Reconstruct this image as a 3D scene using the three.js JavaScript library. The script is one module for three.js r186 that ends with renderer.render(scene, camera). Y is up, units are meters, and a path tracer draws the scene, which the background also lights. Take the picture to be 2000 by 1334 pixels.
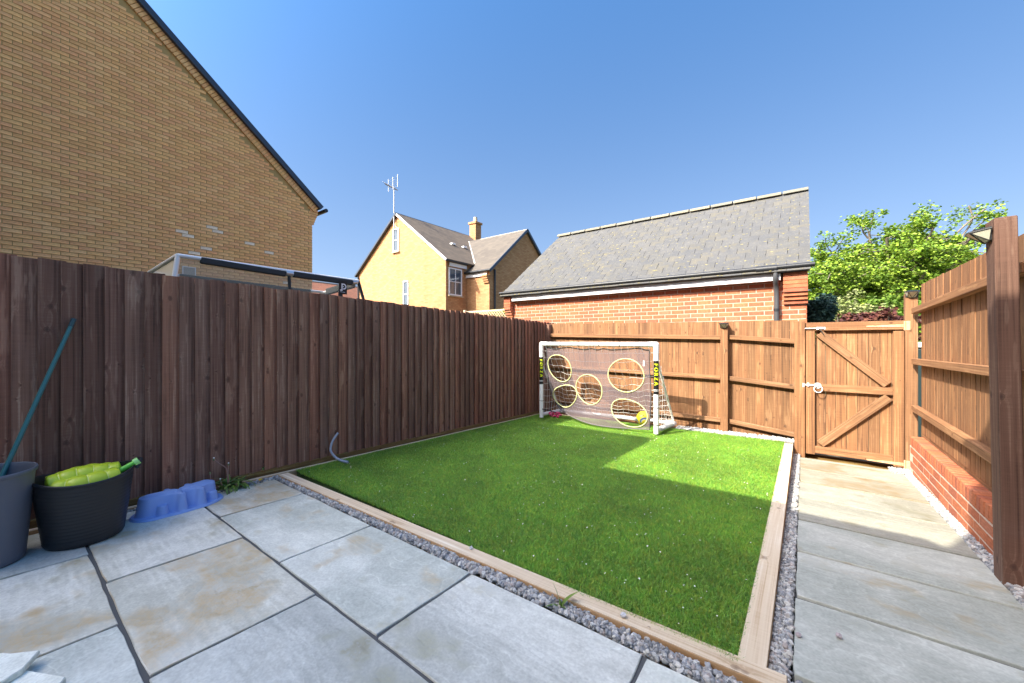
import * as THREE from 'three';
import { RoundedBoxGeometry } from 'three/addons/geometries/RoundedBoxGeometry.js';
import { ConvexGeometry } from 'three/addons/geometries/ConvexGeometry.js';
import { mergeGeometries, mergeVertices } from 'three/addons/utils/BufferGeometryUtils.js';

// ---------------------------------------------------------------- camera, sky, sun, exposure
const scene = new THREE.Scene();
const EYE = 1.17;
const camera = new THREE.PerspectiveCamera(82.92, 1024 / 683, 0.05, 900);
camera.position.set(0, EYE, 0);
camera.rotation.order = 'YXZ';
camera.rotation.y = Math.atan2(570, 755);          // turned left of the garden's long axis
const SUN = new THREE.Vector3(-0.46, 0.955, 1.03).normalize();

function skyTexture() {
  const W = 1024, H = 512, d = new Float32Array(W * H * 4);
  const hor = [0.33, 0.43, 0.555], zen = [0.013, 0.095, 0.28], gnd = [0.20, 0.20, 0.17];
  for (let j = 0; j < H; j++) {
    const el = ((j + 0.5) / H - 0.5) * Math.PI, y = Math.sin(el), c = Math.cos(el);
    for (let i = 0; i < W; i++) {
      const az = ((i + 0.5) / W - 0.5) * 2 * Math.PI, x = c * Math.cos(az), z = c * Math.sin(az);
      const cg = x * SUN.x + y * SUN.y + z * SUN.z, g = Math.acos(Math.max(-1, Math.min(1, cg)));
      const o = (j * W + i) * 4;
      const k = y <= 0 ? 0 : 1 - Math.exp(-2.9 * Math.pow(y, 0.85));
      const f = (1 + 150 * (Math.exp(-5.2 * g) - 0.0003) + 0.45 * cg * cg) / 1.12;   // clear-sky brightening towards the sun
      const pale = Math.min(0.85, Math.max(0, (f - 1.5) / 3.0));
      const col = [0, 1, 2].map(q => hor[q] * (1 - k) + zen[q] * k), lum = 0.25 * col[0] + 0.60 * col[1] + 0.15 * col[2];
      for (let q = 0; q < 3; q++) d[o + q] = y > 0 ? (col[q] * (1 - pale) + lum * [1.16, 1.0, 0.80][q] * pale) * f : gnd[q];
      d[o + 3] = 1;
    }
  }
  const t = new THREE.DataTexture(d, W, H, THREE.RGBAFormat, THREE.FloatType);
  t.mapping = THREE.EquirectangularReflectionMapping; t.magFilter = t.minFilter = THREE.LinearFilter;
  t.wrapS = THREE.RepeatWrapping; t.needsUpdate = true;
  return t;
}
scene.background = skyTexture();
scene.environment = scene.background;
scene.backgroundIntensity = 1.0; scene.environmentIntensity = 1.0;
const sun = new THREE.DirectionalLight(new THREE.Color(1.0, 0.92, 0.77), 4.2);
sun.position.copy(SUN).multiplyScalar(45).add(new THREE.Vector3(-3, 0, -6));
sun.target.position.set(-3, 0, -6);
sun.castShadow = true; sun.shadow.radius = 0.35; sun.shadow.mapSize.set(4096, 4096);
Object.assign(sun.shadow.camera, { left: -26, right: 26, top: 26, bottom: -26, near: 1, far: 110 });
scene.add(sun, sun.target);
const renderer = new THREE.WebGLRenderer({ antialias: true });
renderer.toneMapping = THREE.LinearToneMapping;
renderer.toneMappingExposure = 2.6;
renderer.shadowMap.enabled = true;

// ---------------------------------------------------------------- helpers
let seedN = 12345;
const rnd = () => { seedN |= 0; seedN = seedN + 0x6D2B79F5 | 0; let t = Math.imul(seedN ^ seedN >>> 15, 1 | seedN); t = t + Math.imul(t ^ t >>> 7, 61 | t) ^ t; return ((t ^ t >>> 14) >>> 0) / 4294967296; };
const rr = (a, b) => a + (b - a) * rnd();
const pick = a => a[Math.floor(rnd() * a.length)];
const V = (x, y, z) => new THREE.Vector3(x, y, z);
const lin = (r, g, b) => new THREE.Color().setRGB(r, g, b);
const GA = 0.0104, GB = 0.0243;
const gy = (x, z) => GA * x + GB * z;                                  // the garden falls away from the house
const TILT = new THREE.Quaternion().setFromUnitVectors(V(0, 1, 0), V(-GA, 1, -GB).normalize());
const PB = 0.046, py = z => -0.04 + PB * (z + 1.74);                   // the path falls faster

function hash(x, y, s) { let h = Math.imul(x, 374761393) + Math.imul(y, 668265263) + Math.imul(s, 2147483647 - 59) | 0; h = Math.imul(h ^ h >>> 13, 1274126177); return ((h ^ h >>> 16) >>> 0) / 4294967296; }
function vn(x, y, px, py2, s) {
  const xi = Math.floor(x), yi = Math.floor(y), fx = x - xi, fy = y - yi, u = fx * fx * (3 - 2 * fx), v = fy * fy * (3 - 2 * fy);
  const x0 = ((xi % px) + px) % px, x1 = (x0 + 1) % px, y0 = ((yi % py2) + py2) % py2, y1 = (y0 + 1) % py2;
  const a = hash(x0, y0, s), b = hash(x1, y0, s), c = hash(x0, y1, s), d = hash(x1, y1, s);
  return a + (b - a) * u + (c - a) * v + (a - b - c + d) * u * v;
}
function fbm(u, v, fx, fy, oct, s) { let r = 0, a = 0.5, t = 0; for (let i = 0; i < oct; i++) { r += a * vn(u * fx, v * fy, fx, fy, s + i * 17); t += a; a *= 0.5; fx *= 2; fy *= 2; } return r / t; }
const sst = (a, b, x) => { const t = Math.max(0, Math.min(1, (x - a) / (b - a))); return t * t * (3 - 2 * t); };
const mix = (a, b, t) => a + (b - a) * t;
const mix3 = (a, b, t) => [mix(a[0], b[0], t), mix(a[1], b[1], t), mix(a[2], b[2], t)];
function tex(w, h, f, color = true) {
  const d = new Uint8Array(w * h * 4);
  for (let j = 0; j < h; j++) for (let i = 0; i < w; i++) {
    const c = f(i / w, j / h), o = (j * w + i) * 4;
    if (typeof c === 'number') { const q = Math.max(0, Math.min(255, c * 255)); d[o] = d[o + 1] = d[o + 2] = q; }
    else for (let k = 0; k < 3; k++) d[o + k] = Math.max(0, Math.min(255, c[k]));
    d[o + 3] = 255;
  }
  const t = new THREE.DataTexture(d, w, h, THREE.RGBAFormat);
  t.wrapS = t.wrapT = THREE.RepeatWrapping; t.magFilter = THREE.LinearFilter; t.minFilter = THREE.LinearMipmapLinearFilter; t.generateMipmaps = true;
  if (color) t.colorSpace = THREE.SRGBColorSpace;
  t.needsUpdate = true; return t;
}
const std = (o) => new THREE.MeshStandardMaterial(o);
const phys = (o) => new THREE.MeshPhysicalMaterial(o);

const used = {};
function numbered(n) { if (!used[n]) { used[n] = 1; return n; } return n + '_' + String(used[n]++).padStart(3, '0'); }
function tag(o, label, category, group) { o.userData.label = label; o.userData.category = category; if (group) o.userData.group = group; return o; }
function shadows(m) { m.castShadow = true; m.receiveShadow = true; return m; }
function thing(name, label, category, p = [0, 0, 0], group) { const g = new THREE.Group(); g.name = numbered(name); g.position.set(...p); scene.add(g); return tag(g, label, category, group); }
function struct(name, p = [0, 0, 0]) { const g = new THREE.Group(); g.name = name; g.position.set(...p); g.userData.kind = 'structure'; scene.add(g); return g; }
function part(name, geo, mat, parent, p, rot) { const m = shadows(new THREE.Mesh(geo, mat)); m.name = name; if (p) m.position.set(...p); if (rot) m.rotation.set(...rot); parent.add(m); return m; }
function solo(name, geo, mat, label, category, p, group) { const m = part(numbered(name), geo, mat, scene, p); return tag(m, label, category, group); }

// uv in metres by dominant normal; v runs along the grain axis g
function uvm(geo, g = 1, su = 0.5, sv = 2, ou = 0, ov = 0) {
  const P = geo.attributes.position, N = geo.attributes.normal, uv = new Float32Array(P.count * 2), oth = [[1, 2], [0, 2], [0, 1]];
  for (let i = 0; i < P.count; i++) {
    const n = [Math.abs(N.getX(i)), Math.abs(N.getY(i)), Math.abs(N.getZ(i))], p = [P.getX(i), P.getY(i), P.getZ(i)];
    const a = n[0] >= n[1] && n[0] >= n[2] ? 0 : n[1] >= n[2] ? 1 : 2;
    let u, v; if (a === g) { u = p[oth[g][0]]; v = p[oth[g][1]] * 0.3; } else { v = p[g]; u = p[3 - a - g]; }
    uv[2 * i] = u / su + ou; uv[2 * i + 1] = v / sv + ov;
  }
  geo.setAttribute('uv', new THREE.BufferAttribute(uv, 2)); return geo;
}
const rb = (w, h, d, r = 0.004, g = 1, s = 1) => uvm(new RoundedBoxGeometry(w, h, d, s, r), g, 0.5, 2, rnd(), rnd());
const bx = (w, h, d, g = 1) => uvm(new THREE.BoxGeometry(w, h, d), g, 0.5, 2, rnd(), rnd());
function chamfer(w, h, d, c) {
  const pts = [];
  for (const x of [-1, 1]) for (const y of [-1, 1]) for (const z of [-1, 1]) {
    pts.push(V(x * (w / 2 - c), y * (h / 2 - c), z * d / 2), V(x * (w / 2 - c), y * h / 2, z * (d / 2 - c)), V(x * w / 2, y * (h / 2 - c), z * (d / 2 - c)));
  }
  return uvm(new ConvexGeometry(pts), 0, 0.5, 0.5, rnd(), rnd());
}
function tubeAlong(pts, r, seg = 6, n) { const c = new THREE.CatmullRomCurve3(pts); return new THREE.TubeGeometry(c, n || Math.max(2, pts.length * 3), r, seg, false); }
function rod(a, b, r, seg = 12, r2) {
  const d = b.clone().sub(a), g = new THREE.CylinderGeometry(r2 ?? r, r, d.length(), seg, 1);
  g.translate(0, d.length() / 2, 0); g.applyQuaternion(new THREE.Quaternion().setFromUnitVectors(V(0, 1, 0), d.clone().normalize())); g.translate(a.x, a.y, a.z); return g;
}
// prism from a list of (x, z) corners, extruded along y from 0 to h (top can be tilted)
function prism(poly, h, ou = 0, ov = 0, su = 0.5, sv = 2) {
  const pos = [], n = poly.length, tri = (a, b, c) => pos.push(...a, ...b, ...c);
  const hs = typeof h === 'function' ? h : () => h;
  const B = poly.map(p => [p[0], 0, p[1]]), T = poly.map(p => [p[0], hs(p[0], p[1]), p[1]]);
  for (let i = 0; i < n; i++) { const j = (i + 1) % n; tri(B[i], T[i], T[j]); tri(B[i], T[j], B[j]); }
  for (let i = 1; i < n - 1; i++) { tri(T[0], T[i + 1], T[i]); tri(B[0], B[i], B[i + 1]); }
  const g = new THREE.BufferGeometry(); g.setAttribute('position', new THREE.Float32BufferAttribute(pos, 3)); g.computeVertexNormals();
  return uvm(g, 1, su, sv, ou, ov);
}
function mirror(g, x, y, z) { g.scale(x, y, z); const P = g.attributes.position, U = g.attributes.uv; for (const [A, n] of [[P.array, 3], [U.array, 2]]) for (let k = 0; k < P.count; k += 3) for (let c = 0; c < n; c++) { const i = (k + 1) * n + c, j = (k + 2) * n + c, t = A[i]; A[i] = A[j]; A[j] = t; } g.computeVertexNormals(); return g; }

// ---------------------------------------------------------------- materials
const KN = []; for (let i = 0; i < 18; i++) KN.push([hash(i, 1, 9), hash(i, 2, 9), 0.005 + 0.013 * Math.pow(hash(i, 3, 9), 2)]);
function woodField(u, v, s) {                       // u: 0.5 m across, v: 2 m along
  let warp = 0, knot = 0, ring = 0; const wob = 1 + 0.5 * (fbm(u, v, 60, 160, 2, s + 2) - 0.5);
  for (const [ku, kv, kr] of KN) {
    let dx = (u - ku); dx -= Math.round(dx); let dy = (v - kv); dy -= Math.round(dy);
    const X = dx * 0.5, Y = dy * 2, r = Math.hypot(X, Y * 0.7) * wob;
    if (r < 0.09) { const w = Math.exp(-r * r / (kr * kr * 3.2)); warp += w * 0.035 * Math.sign(X || 1); if (r < kr) knot = Math.max(knot, 1 - r / kr * 0.6); ring += w * Math.sin(r * 900) * 0.25; }
  }
  const uu = u + warp + 0.012 * (fbm(u, v, 4, 3, 2, s + 5) - 0.5);
  const grain = fbm(uu, v, 48, 3, 3, s), fine = fbm(uu, v, 160, 5, 2, s + 40), saw = fbm(u, v, 8, 400, 2, s + 70), broad = fbm(u, v, 5, 4, 3, s + 90);
  return { grain, fine, saw, broad, knot, ring };
}
function woodTex(s, dark, mid, light, wx = 1) {
  return tex(512, 1024, (u, v) => {
    const f = woodField(u, v, s); let t = 0.46 * f.grain + 0.26 * f.fine + 0.09 * f.saw + 0.34 * (f.broad - 0.5) + 0.09 + f.ring * 0.12;
    let c = t < 0.5 ? mix3(dark, mid, sst(0.18, 0.5, t)) : mix3(mid, light, sst(0.5, 0.82, t));
    if (f.knot > 0) c = mix3(c, [dark[0] * 0.55, dark[1] * 0.5, dark[2] * 0.5], (0.25 + 0.5 * f.fine) * f.knot);
    const worn = sst(0.62, 0.75, fbm(u, v, 22, 9, 4, s + 33)) * wx; return mix3(c, light, worn * 0.45);
  });
}
const woodBump = tex(512, 1024, (u, v) => { const f = woodField(u, v, 3); return 0.35 * f.grain + 0.35 * f.fine + 0.35 * f.saw - 0.15 * f.knot; }, false);
const tDark = woodTex(11, [90, 60, 46], [136, 97, 78], [180, 146, 122]);
const tGold = woodTex(23, [88, 60, 40], [133, 95, 63], [174, 135, 98]);
const tPale = woodTex(37, [188, 160, 126], [220, 200, 170], [238, 226, 206], 0.6);
function woods(map, list, rough = 0.82, bump = 0.0012) { return list.map(c => std({ map, color: lin(...c), roughness: rough, bumpMap: woodBump, bumpScale: bump })); }
const WD = woods(tDark, [[1, 1, 1], [0.78, 0.76, 0.78], [1.3, 1.2, 1.12], [0.95, 1.0, 1.04], [1.16, 0.98, 0.92], [0.66, 0.64, 0.64], [1.08, 1.08, 1.06], [0.88, 0.82, 0.80]]);
const WG = woods(tGold, [[1, 1, 1], [0.88, 0.86, 0.84], [1.10, 1.06, 1.0], [0.95, 0.9, 0.86], [1.05, 1.05, 1.04], [0.82, 0.82, 0.8]]);
const WGR = woods(tGold, [[0.95, 0.98, 1.02], [1.12, 1.1, 1.08]]);
const WPOST = woods(tDark, [[0.52, 0.54, 0.56]])[0];
const WP = woods(tPale, [[1, 1, 1], [0.93, 0.9, 0.86]], 0.85);
const WSIDE = std({ map: tPale, color: lin(0.60, 0.45, 0.31), roughness: 0.85, bumpMap: woodBump, bumpScale: 0.001 });
const WMOSS = std({ map: tDark, color: lin(0.75, 0.9, 0.42), roughness: 0.95, bumpMap: woodBump, bumpScale: 0.002 });
const plastic = (r, g, b, rough = 0.45) => std({ color: lin(r, g, b), roughness: rough });
const speck = tex(256, 256, (u, v) => 0.5 + 0.5 * (fbm(u, v, 90, 90, 2, 4) - 0.5) + 0.4 * (fbm(u, v, 12, 12, 3, 8) - 0.5), false);

// riven sandstone
function riven(u, v, s) {
  const n = fbm(u + 0.15 * fbm(u, v, 3, 3, 3, s + 3), v, 3, 5, 5, s), k = n * 11, f = k - Math.floor(k), edge = sst(0.80, 1, f);
  return { n, h: (Math.floor(k) + edge) / 11, edge: Math.exp(-Math.pow((f - 0.93) / 0.07, 2)), fine: fbm(u, v, 200, 200, 2, s + 50), streak: fbm(u, v, 7, 90, 3, s + 60), mid: fbm(u, v, 24, 24, 3, s + 70) };
}
function stoneTex(s, base, alt, stain, amt) {
  return tex(1024, 1024, (u, v) => {
    const r = riven(u, v, s); let c = mix3(base, alt, sst(0.38, 0.62, r.n * 0.68 + r.streak * 0.18 + 0.08));
    const st = fbm(u, v, 4, 6, 5, s + 200) + 0.12 * (r.mid - 0.5), a = sst(0.66 - amt, 0.78 - amt * 0.6, st);
    c = mix3(c, stain, a * Math.min(1, Math.max(0, (0.12 + 0.40 * r.streak + 0.9 * (r.mid - 0.45) + 0.5 * (r.fine - 0.5)))));
    const p = sst(0.64, 0.80, fbm(u, v, 9, 12, 5, s + 300)) * sst(0.3, 0.7, r.mid + 0.5 * (r.fine - 0.5)); c = mix3(c, [c[0] * 0.88, c[1] * 0.86, c[2] * 0.80], p * 0.8);
    const g = (r.fine - 0.5) * 26 + (r.mid - 0.5) * 24 + (r.streak - 0.5) * 11 + (r.h - r.n) * 95; const pale = r.edge * sst(0.5, 0.62, fbm(u, v, 6, 6, 3, s + 9)) * (3 + 14 * r.mid);
    return [c[0] + g + pale, c[1] + g + pale, c[2] + g + pale];
  });
}
const stoneBump = tex(1024, 1024, (u, v) => { const r = riven(u, v, 5); return 0.15 + 0.7 * r.h + 0.06 * r.fine + 0.10 * r.mid; }, false);
const tS = [stoneTex(5, [213, 215, 204], [190, 194, 183], [176, 158, 124], 0.03), stoneTex(61, [200, 199, 185], [219, 218, 207], [172, 146, 104], 0.16), stoneTex(83, [190, 192, 183], [210, 211, 201], [150, 150, 128], 0.08)];
const SL = [[0, 1, 1, 1], [1, 1, 1, 0.99], [2, 1, 1, 1], [0, 1.06, 1.05, 1.04], [2, 0.92, 0.93, 0.94]].map(([i, r, g, b]) => std({ map: tS[i], color: lin(r, g, b), roughness: 0.75, bumpMap: stoneBump, bumpScale: 0.016 }));
const SP = [[0, 0.86, 0.86, 0.86], [0, 0.78, 0.78, 0.77], [1, 0.48, 0.465, 0.42], [2, 0.54, 0.525, 0.48]].map(([i, r, g, b]) => std({ map: tS[i], color: lin(r, g, b), roughness: 0.8, bumpMap: stoneBump, bumpScale: 0.007 }));  // light evened out in the colour: paler tints for shaded slabs, darker beige for sunlit
const MORTAR = std({ color: lin(0.085, 0.088, 0.09), roughness: 0.95, bumpMap: speck, bumpScale: 0.002 });

// ---------------------------------------------------------------- ground, patio, path
const soil = std({ color: lin(0.10, 0.085, 0.06), roughness: 1, bumpMap: speck, bumpScale: 0.01 });
{
  const g = new THREE.PlaneGeometry(700, 700, 1, 1); g.rotateX(-Math.PI / 2);
  const m = part('ground', g, std({ color: lin(0.085, 0.10, 0.05), roughness: 1 }), scene, [0, -0.62, 0]); m.userData.kind = 'structure';
  const b = new THREE.BoxGeometry(5.6, 0.2, 10.4); const s = part('garden_soil', b, soil, scene); s.userData.kind = 'structure';
  s.quaternion.copy(TILT); s.position.set(-1.45, gy(-1.45, -3.1) - 0.40, -3.1);
}
function slabGeo(w, d, t = 0.024) {
  const pts = [], n = 9, jit = 0.0022, c = 0.006;
  const side = (x0, y0, x1, y1) => { for (let i = 0; i < n; i++) { const f = i / n, j = i ? rr(-jit, jit) : 0, L = Math.hypot(x1 - x0, y1 - y0); pts.push(new THREE.Vector2(x0 + (x1 - x0) * f - (y1 - y0) / L * j, y0 + (y1 - y0) * f + (x1 - x0) / L * j)); } };
  const a = w / 2 - 0.002, b = d / 2 - 0.002;
  side(-a + c, -b, a - c, -b); side(a, -b + c, a, b - c); side(a - c, b, -a + c, b); side(-a, b - c, -a, -b + c);
  const g = new THREE.ExtrudeGeometry(new THREE.Shape(pts), { depth: t, bevelEnabled: true, bevelThickness: 0.003, bevelSize: 0.0025, bevelOffset: -0.0025, bevelSegments: 1, steps: 1 });
  g.translate(0, 0, -t - 0.003); g.rotateX(-Math.PI / 2);
  const ou = rnd(), ov = rnd(), uv = g.attributes.uv; for (let i = 0; i < uv.count; i++) uv.setXY(i, uv.getX(i) / 1.6 + ou, uv.getY(i) / 1.6 + ov);
  return g;
}
{
  const patio = struct('patio'); patio.quaternion.copy(TILT);
  const bed = new THREE.BoxGeometry(9.2, 0.05, 3.5); part('joint_mortar', bed, MORTAR, patio, [0.70, -0.033, 0.245]);
  const J = 0.011;
  const rows = [
    [-1.505, -0.922, [[-3.90, -3.262, 1], [-3.262, -2.312, 3], [-2.312, -1.398, 0], [-1.398, -0.487, 2], [-0.487, 0.43, 0], [0.43, 1.34, 1], [1.34, 2.25, 0], [2.25, 3.1, 2]]],
    [-0.922, -0.312, [[-3.90, -3.70, 2], [-3.70, -2.79, 1], [-2.79, -1.867, 1], [-1.867, -0.95, 4], [-0.95, -0.04, 0], [-0.04, 0.87, 2], [0.87, 1.78, 1], [1.78, 3.1, 0]]],
    [-0.312, 0.30, [[-3.90, -3.247, 2], [-3.247, -2.322, 1], [-2.322, -1.41, 0], [-1.41, -0.5, 2], [-0.5, 0.41, 1], [0.41, 1.32, 0], [1.32, 2.23, 4], [2.23, 3.1, 1]]],
    [0.30, 1.22, [[-3.90, -3.0, 0], [-3.0, -2.09, 4], [-2.09, -1.18, 1], [-1.18, -0.27, 0], [-0.27, 0.64, 2], [0.64, 1.55, 3], [1.55, 3.1, 1]]],
    [1.22, 1.98, [[-3.90, -3.3, 1], [-3.3, -2.4, 0], [-2.4, -1.5, 2], [-1.5, -0.6, 1], [-0.6, 0.3, 0], [0.3, 1.2, 4], [1.2, 2.1, 1], [2.1, 3.1, 0]]],
  ];
  for (const [z0, z1, list] of rows) for (const [x0, x1, mi] of list)
    part('slab', slabGeo(x1 - x0 - J, z1 - z0 - J), SL[mi], patio, [(x0 + x1) / 2, rr(-0.0015, 0.0015), (z0 + z1) / 2], [rr(-0.0015, 0.0015), 0, rr(-0.0015, 0.0015)]);
  patio.position.y = 0;

  const path = struct('path', [0, py(0), 0]); path.rotation.x = -Math.atan(PB);
  part('joint_mortar', new THREE.BoxGeometry(0.87, 0.05, 4.10), MORTAR, path, [0.402, -0.040, -3.80]);
  const zs = [-1.735, -2.338, -2.912, -3.508, -4.088, -4.65, -5.225, -5.77, -5.86];
  for (let i = 0; i < zs.length - 1; i++)
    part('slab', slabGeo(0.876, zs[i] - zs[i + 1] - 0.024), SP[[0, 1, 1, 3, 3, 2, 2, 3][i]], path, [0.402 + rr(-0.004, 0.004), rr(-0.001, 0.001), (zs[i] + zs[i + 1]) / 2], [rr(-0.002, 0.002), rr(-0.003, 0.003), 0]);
}

// ---------------------------------------------------------------- timber edging round the lawn
function sleeper(label, x0, x1, z0, z1, axis, dz = 0) {
  const cx = (x0 + x1) / 2, cz = (z0 + z1) / 2, g = thing('lawn_edging_sleeper', label, 'sleeper', [cx, gy(cx, cz), cz], 'timber edging of the lawn');
  g.quaternion.copy(TILT); if (dz) g.rotateY(dz);
  const w = x1 - x0, d = z1 - z0;
  part('beam', rb(w, 0.10, d, 0.004, axis), WSIDE, g, [0, -0.026, 0]);
  part('weathered_top', rb(w - 0.003, 0.005, d - 0.003, 0.002, axis), WP[0], g, [0, 0.0255, 0]);
  return g;
}
sleeper('pale weathered sleeper running between the patio gravel and the front of the lawn', -3.84, -0.045, -1.650, -1.562, 0, 0.016);
sleeper('pale weathered sleeper between the lawn and the garden path', -0.200, -0.106, -6.02, -1.658, 2);
{
  const g = thing('lawn_edging_batten', 'thin pale timber batten along the foot of the dark fence', 'batten', [-3.885, gy(-3.885, -3), -3]); g.quaternion.copy(TILT);
  part('beam', rb(0.038, 0.09, 6.4, 0.003, 2), WSIDE, g, [0, -0.022, 0]); part('weathered_top', rb(0.036, 0.005, 6.4, 0.002, 2), WP[1], g, [0, 0.0255, 0]);
}

// ---------------------------------------------------------------- gravel
const stoneShape = (() => {
  const g = mergeVertices(new THREE.IcosahedronGeometry(1, 1).deleteAttribute('uv').deleteAttribute('normal')), P = g.attributes.position;
  for (let i = 0; i < P.count; i++) { const x = P.getX(i), y = P.getY(i), z = P.getZ(i), k = 0.78 + 0.44 * hash(i, 5, 77); P.setXYZ(i, x * k, y * k, z * k); }
  const f = g.toNonIndexed(); f.computeVertexNormals(); return f;
})();
const gravelMat = std({ color: 0xffffff, roughness: 0.9 });
const gravelCols = [[0.41, 0.42, 0.43], [0.52, 0.53, 0.53], [0.34, 0.355, 0.37], [0.62, 0.62, 0.60], [0.45, 0.40, 0.37], [0.52, 0.49, 0.46], [0.25, 0.26, 0.27], [0.66, 0.64, 0.59], [0.43, 0.43, 0.42]];
function gravel(label, list) {
  const m = new THREE.InstancedMesh(stoneShape, gravelMat, list.length), M = new THREE.Matrix4(), q = new THREE.Quaternion(), e = new THREE.Euler();
  list.forEach(([x, y, z, s], i) => { q.setFromEuler(e.set(rr(0, 6.3), rr(0, 6.3), rr(0, 6.3))); M.compose(V(x, y, z), q, V(s * rr(0.8, 1.35), s * rr(0.55, 0.9), s * rr(0.7, 1.05))); m.setMatrixAt(i, M); const c = pick(gravelCols), k = rr(0.6, 0.95); m.setColorAt(i, lin(c[0] * k, c[1] * k, c[2] * k)); });
  m.name = numbered('gravel'); shadows(m); m.userData.kind = 'stuff'; tag(m, label, 'gravel'); scene.add(m);
}
function scatter(x0, x1, z0, z1, yf, n, smin = 0.007, smax = 0.0135, lift = 0.010) { const L = []; for (let i = 0; i < n; i++) { const x = rr(x0, x1), z = rr(z0, z1), s = rr(smin, smax); L.push([x, yf(x, z) + rr(-0.014, lift) - s * 0.2, z, s]); } return L; }
const gF = (x, z) => gy(x, z) + 0.005;
gravel('grey gravel in the narrow strip between the patio and the lawn edging', [...scatter(-3.86, -0.02, -1.575, -1.508, gF, 4200), ...scatter(-0.10, 0.9, -1.72, -1.515, (x, z) => gy(x, z) - 0.012, 1500), ...scatter(-3.872, -3.895 + 0.03, -1.575, -0.30, gF, 500), ...scatter(-3.87, -3.80, -1.57, -1.0, (x, z) => gy(x, z) + 0.004, 160)]);
gravel('grey gravel in the strip between the long sleeper and the path', scatter(-0.103, -0.042, -6.0, -1.68, (x, z) => py(z) - 0.004, 5200));
gravel('mixed gravel between the path and the low brick wall', [...scatter(0.842, 0.905, -5.95, -2.0, (x, z) => py(z) - 0.002, 5200), ...scatter(0.75, 0.96, -5.95, -5.70, (x, z) => py(z) + 0.004, 700), ...scatter(0.845, 0.93, -3.4, -1.9, (x, z) => py(z) + 0.004, 2000)]);
gravel('pale gravel along the foot of the back fence', scatter(-1.55, -0.10, -6.34, -6.10, (x, z) => gy(x, z) + 0.030, 3400));

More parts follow.
